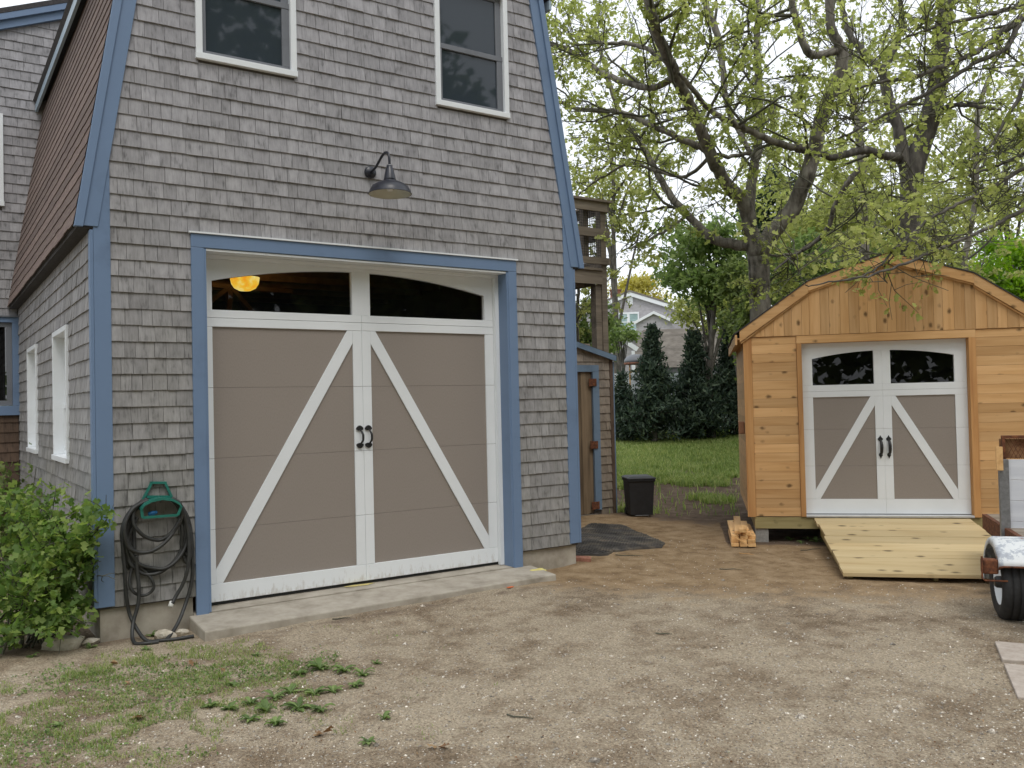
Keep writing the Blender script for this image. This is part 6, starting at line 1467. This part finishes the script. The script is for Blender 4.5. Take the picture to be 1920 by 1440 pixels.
special = {20: 'weed sprouting beside the long pale rock under the shrub', 21: 'weed growing at the foot of the wall between the hose loops', 14: 'lone weed standing right of the weed patch in the gravel', 15: 'small lone weed at the lower right of the weed patch', 22: 'small weed in front of the hose lying on the ground', 24: 'weed below the shrub at the left edge of the photo', 26: 'weed standing alone in the left foreground grass'}
rank = sorted((k for k in range(len(wl)) if k not in special), key=lambda k: wl[k][0])
for q, k in enumerate(rank): special[k] = 'broad-leaved weed in the gravel patch before the apron, %s of the patch' % (ORD[q] if q < 17 else ['eighteenth from the left', 'nineteenth from the left', 'rightmost'][q-17])
for k, (px, py, s) in enumerate(wl): weed(px, py, s, special[k], 600+k)
for k, (px, py, s) in enumerate([(1483, 1012, .09), (1502, 1018, .06), (1530, 1015, .10), (1515, 1010, .07)]):
    weed(px, py, s, ['green weed under the cedar shed, nearest the concrete block', 'small low weed second from the concrete block under the shed', 'green weed under the cedar shed, touching the ramp side', 'small weed under the shed, next to the one at the ramp'][k], 660+k, 10)

def blades(P, h, rng, w=0.006, lean=0.5):
    n = len(P); a = rng.uniform(0, 2*math.pi, n); H = h*rng.uniform(0.5, 1.3, n); d = np.stack([np.cos(a), np.sin(a), np.zeros(n)], 1); s = np.stack([-np.sin(a), np.cos(a), np.zeros(n)], 1)
    ln = (lean*rng.uniform(0.3, 1.4, n)*H)[:, None]; W_ = (w*rng.uniform(0.6, 1.4, n))[:, None]; up = np.array([0, 0, 1.0])
    b1 = P-s*W_; b2 = P+s*W_; m1 = P+d*ln*0.35+up*H[:, None]*0.6-s*W_*0.7; m2 = P+d*ln*0.35+up*H[:, None]*0.6+s*W_*0.7; t_ = P+d*ln+up*H[:, None]*0.95
    V = np.stack([b1, b2, m2, m1, t_], 1).reshape(-1, 3); o_ = (np.arange(n)*5)[:, None]
    F = np.concatenate([o_+np.array([0, 1, 2]), o_+np.array([0, 2, 3]), o_+np.array([3, 2, 4])]); return V, F
# grass by the viewer: patches follow a noise field on the left
n = 150000; x = rng.uniform(-2.2, 2.2, n); y = rng.uniform(-4.6, 0.1, n)
dens = 0.95*np.exp(-(((x-0.0)/1.0)**2+((y+1.0)/0.75)**2))+0.95*np.exp(-(((x+0.3)/1.0)**2+((y+2.1)/0.9)**2))+0.7*np.exp(-(((x-0.75)/0.45)**2+((y+1.5)/0.5)**2))
nn = fbm(x*2.6+5, y*2.6+9, 4)
n2 = fbm(x*9+3, y*9+1, 2)
keep = (nn > 0.675-0.36*dens) & (n2 > 0.30) & (rng.random(n) < 0.05+1.0*dens) & (y < -0.14-0.5*(x > 0.6)) & ~((x > 0.64) & (y > -0.53))
x, y = x[keep], y[keep]; P = np.stack([x, y, ground_h(x, y)-0.002], 1)
hh_ = 0.018+0.075*np.clip(fbm(x*4+2, y*4+7, 2)-0.35, 0, 1)
V, F = blades(P, hh_, rng, 0.0022, 1.0); tag(fast('grass', V, F, M_GRASS), kind='stuff')
# lawn at the back
n = 130000; D = rng.uniform(12.9, 29, n); px = rng.uniform(1130, 1480, n); v_ = (px-960)/F_PX
x = CAM[0]+D*(_f[0]+_r[0]*v_); y = CAM[1]+D*(_f[1]+_r[1]*v_); nn = fbm(x*0.9, y*0.9, 3)
keep = (rng.random(n) < sstep(16.6, 19.4, D+(nn-0.45)*9)*0.95+0.35*(nn > 0.53)*(D > 13.2)+0.012)
x, y = x[keep], y[keep]; P = np.stack([x, y, ground_h(x, y)-0.005], 1)
V, F = blades(P, 0.12, rng, 0.010, 0.6); tag(fast('lawn_grass', V, F, M_GRASS), kind='stuff')
# pebbles and shell grit
n = 26000; u = rng.uniform(0, 1, n); py = 1440-430*u**0.9; px = rng.uniform(-60, 1980, n)
P = np.array([on_z(a, b_, 0.0) for a, b_ in zip(px, py)]); P = P[(P[:, 1] < -0.55) | (P[:, 0] > 4.9)]; l_ = (P-SHED_O)@SLX; n_ = (P-SHED_O)@SLN; P = P[~((n_ > -2.3) & (l_ > -0.4) & (rng.random(len(P)) < 0.8))]
P[:, 2] = ground_h(P[:, 0], P[:, 1]); m_ = len(P); s = rng.gamma(2.2, 0.0015, m_)+0.0011; s[rng.random(m_) < 0.02] *= 2.2
oc = np.array([(1, 0, 0), (-1, 0, 0), (0, 1, 0), (0, -1, 0), (0, 0, 1), (0, 0, -1)], float); of = np.array([(0, 2, 4), (2, 1, 4), (1, 3, 4), (3, 0, 4), (2, 0, 5), (1, 2, 5), (3, 1, 5), (0, 3, 5)])
A = rng.uniform(0, 6.28, m_); ca, sa = np.cos(A), np.sin(A); sc = rng.uniform(0.6, 1.5, (m_, 3))*np.array([1, 1, 0.6])
Q = oc[None]*sc[:, None, :]*s[:, None, None]; Q = np.stack([Q[..., 0]*ca[:, None]-Q[..., 1]*sa[:, None], Q[..., 0]*sa[:, None]+Q[..., 1]*ca[:, None], Q[..., 2]], -1)+P[:, None, :]
tag(fast('gravel', Q.reshape(-1, 3), (of[None]+(np.arange(m_)*6)[:, None, None]).reshape(-1, 3), M_PEB), kind='stuff')
# leaf and bark crumbs
n = 2600; px = rng.uniform(-40, 1960, n); py = 1440-420*rng.uniform(0, 1, n); P = np.array([on_z(a, b_, 0.0) for a, b_ in zip(px, py)]); P = P[(P[:, 1] < -0.55) | (P[:, 0] > 4.9)]; P[:, 2] = ground_h(P[:, 0], P[:, 1])+0.004
V, F = leaves(P, 0.013, rng, 0.5, 0, (0, 0, 1)); tag(fast('leaf_litter', V, F, M_DEAD), kind='stuff')
for k, (px, py, s, lab) in enumerate([(605, 1378, .07, 'large tan dead leaf lying on the gravel left of centre'), (365, 1252, .05, 'pale yellow dead leaf near the hose end'), (215, 1250, .08, 'curled brown dead leaf in the grass left of the hose'), (420, 1262, .05, 'brown dead leaf on the gravel before the apron corner'), (260, 1345, .07, 'dark brown dead leaf half hidden in the left grass'), (820, 1402, .06, 'rusty brown dead tuft on the bare gravel in the foreground'), (240, 1290, .05, 'small tan dead leaf in the thin grass on the left')]):
    P = on_z(px, py, 0.0); rg_ = np.random.default_rng(700+k); n_ = 3
    V, F = leaves(np.array([[0, 0, 0.0]]*n_)+rg_.normal(size=(n_, 3))*0.008, s, rg_, 0.6, 0, (0, 0, 1), True); V[:, 2] = np.abs(V[:, 2])*0.5
    o_ = fast('dead_leaf', V, F, M_DEAD); o_.location = (P[0], P[1], gz(P[0], P[1])+0.006); tag(o_, lab, 'leaf', 'dead leaves on the ground')
for k, (px, py, L_, a, lab) in enumerate([(975, 1345, .16, -0.6, 'thin dark twig on the bare gravel in the centre foreground'), (1370, 1068, .22, -0.3, 'thin twig on the sand in front of the lumber pile'), (1400, 1040, .18, -0.9, 'pale stick on the sand beside the lumber pile'), (1520, 1030, .25, 0.1, 'twig lying beside the ramp on the left'), (1180, 1050, .30, -0.1, 'long twig on the tan dirt before the rubber mat'), (1245, 1188, .12, -0.4, 'short twig on the gravel in the middle of the drive'), (640, 1168, .14, 0.2, 'dark twig by the front edge of the apron')]):
    P = on_z(px, py, 0.0); z = gz(P[0], P[1])+0.008; c_, s_ = math.cos(a-YAW), math.sin(a-YAW)
    pts = [(P[0]+c_*L_*t_-s_*0.02*math.sin(5*t_), P[1]+s_*L_*t_+c_*0.02*math.sin(5*t_), gz(P[0]+c_*L_*t_, P[1]+s_*L_*t_)+0.007) for t_ in (-.5, -.2, .1, .5)]
    tag(MB().tube(pts, [0.005, 0.0045, 0.004, 0.002], 6).build('twig', M_TWIG if k != 2 else M_LUMB), lab, 'twig', 'twigs on the ground')
# low creeping ground cover among the grass on the left
rng = np.random.default_rng(91)
n = 60000; x = rng.uniform(-2.0, 2.2, n); y = rng.uniform(-4.4, -0.15, n); nn = fbm(x*3.1+15, y*3.1+2, 3)
dens = 0.9*np.exp(-(((x-0.1)/1.2)**2+((y+1.2)/0.9)**2))+0.6*np.exp(-(((x+0.4)/0.9)**2+((y+2.4)/0.9)**2))+0.8*np.exp(-(((x-0.85)/0.5)**2+((y+1.55)/0.45)**2))
keep = (nn > 0.70-0.30*dens) & (rng.random(n) < 0.05+0.7*dens) & ~((x > 0.6) & (y > -0.56))
x, y = x[keep], y[keep]; P = np.stack([x, y, ground_h(x, y)+0.006], 1)
V, F = leaves(P, 0.017, rng, 0.75, 0.0, (0, 0, 1.5)); tag(fast('ground_cover', V, F, M_WEED), kind='stuff')

# the wood that closes the view far behind the yards, one mass
rng = np.random.default_rng(123); P = []
for k in range(46):
    a = math.radians(-8+k*3.0+rng.uniform(-1, 1)); d = rng.uniform(95, 125); x = CAM[0]+d*math.sin(a); y = CAM[1]+d*math.cos(a); z = gz(x, y); h = rng.uniform(5.0, 8.0); r = rng.uniform(4, 6.5)
    q = unit(rng.normal(size=(700, 3)))*np.array([r, r, h*0.5])*rng.uniform(0.3, 1.0, (700, 1))**0.5; P.append(q+np.array([x, y, z+h*0.5]))
V, F = leaves(np.concatenate(P), 0.75, rng, 0.8, 0.2, (0, 0, 1)); tag(fast('far_woods', V, F, M_LMAP), kind='stuff')
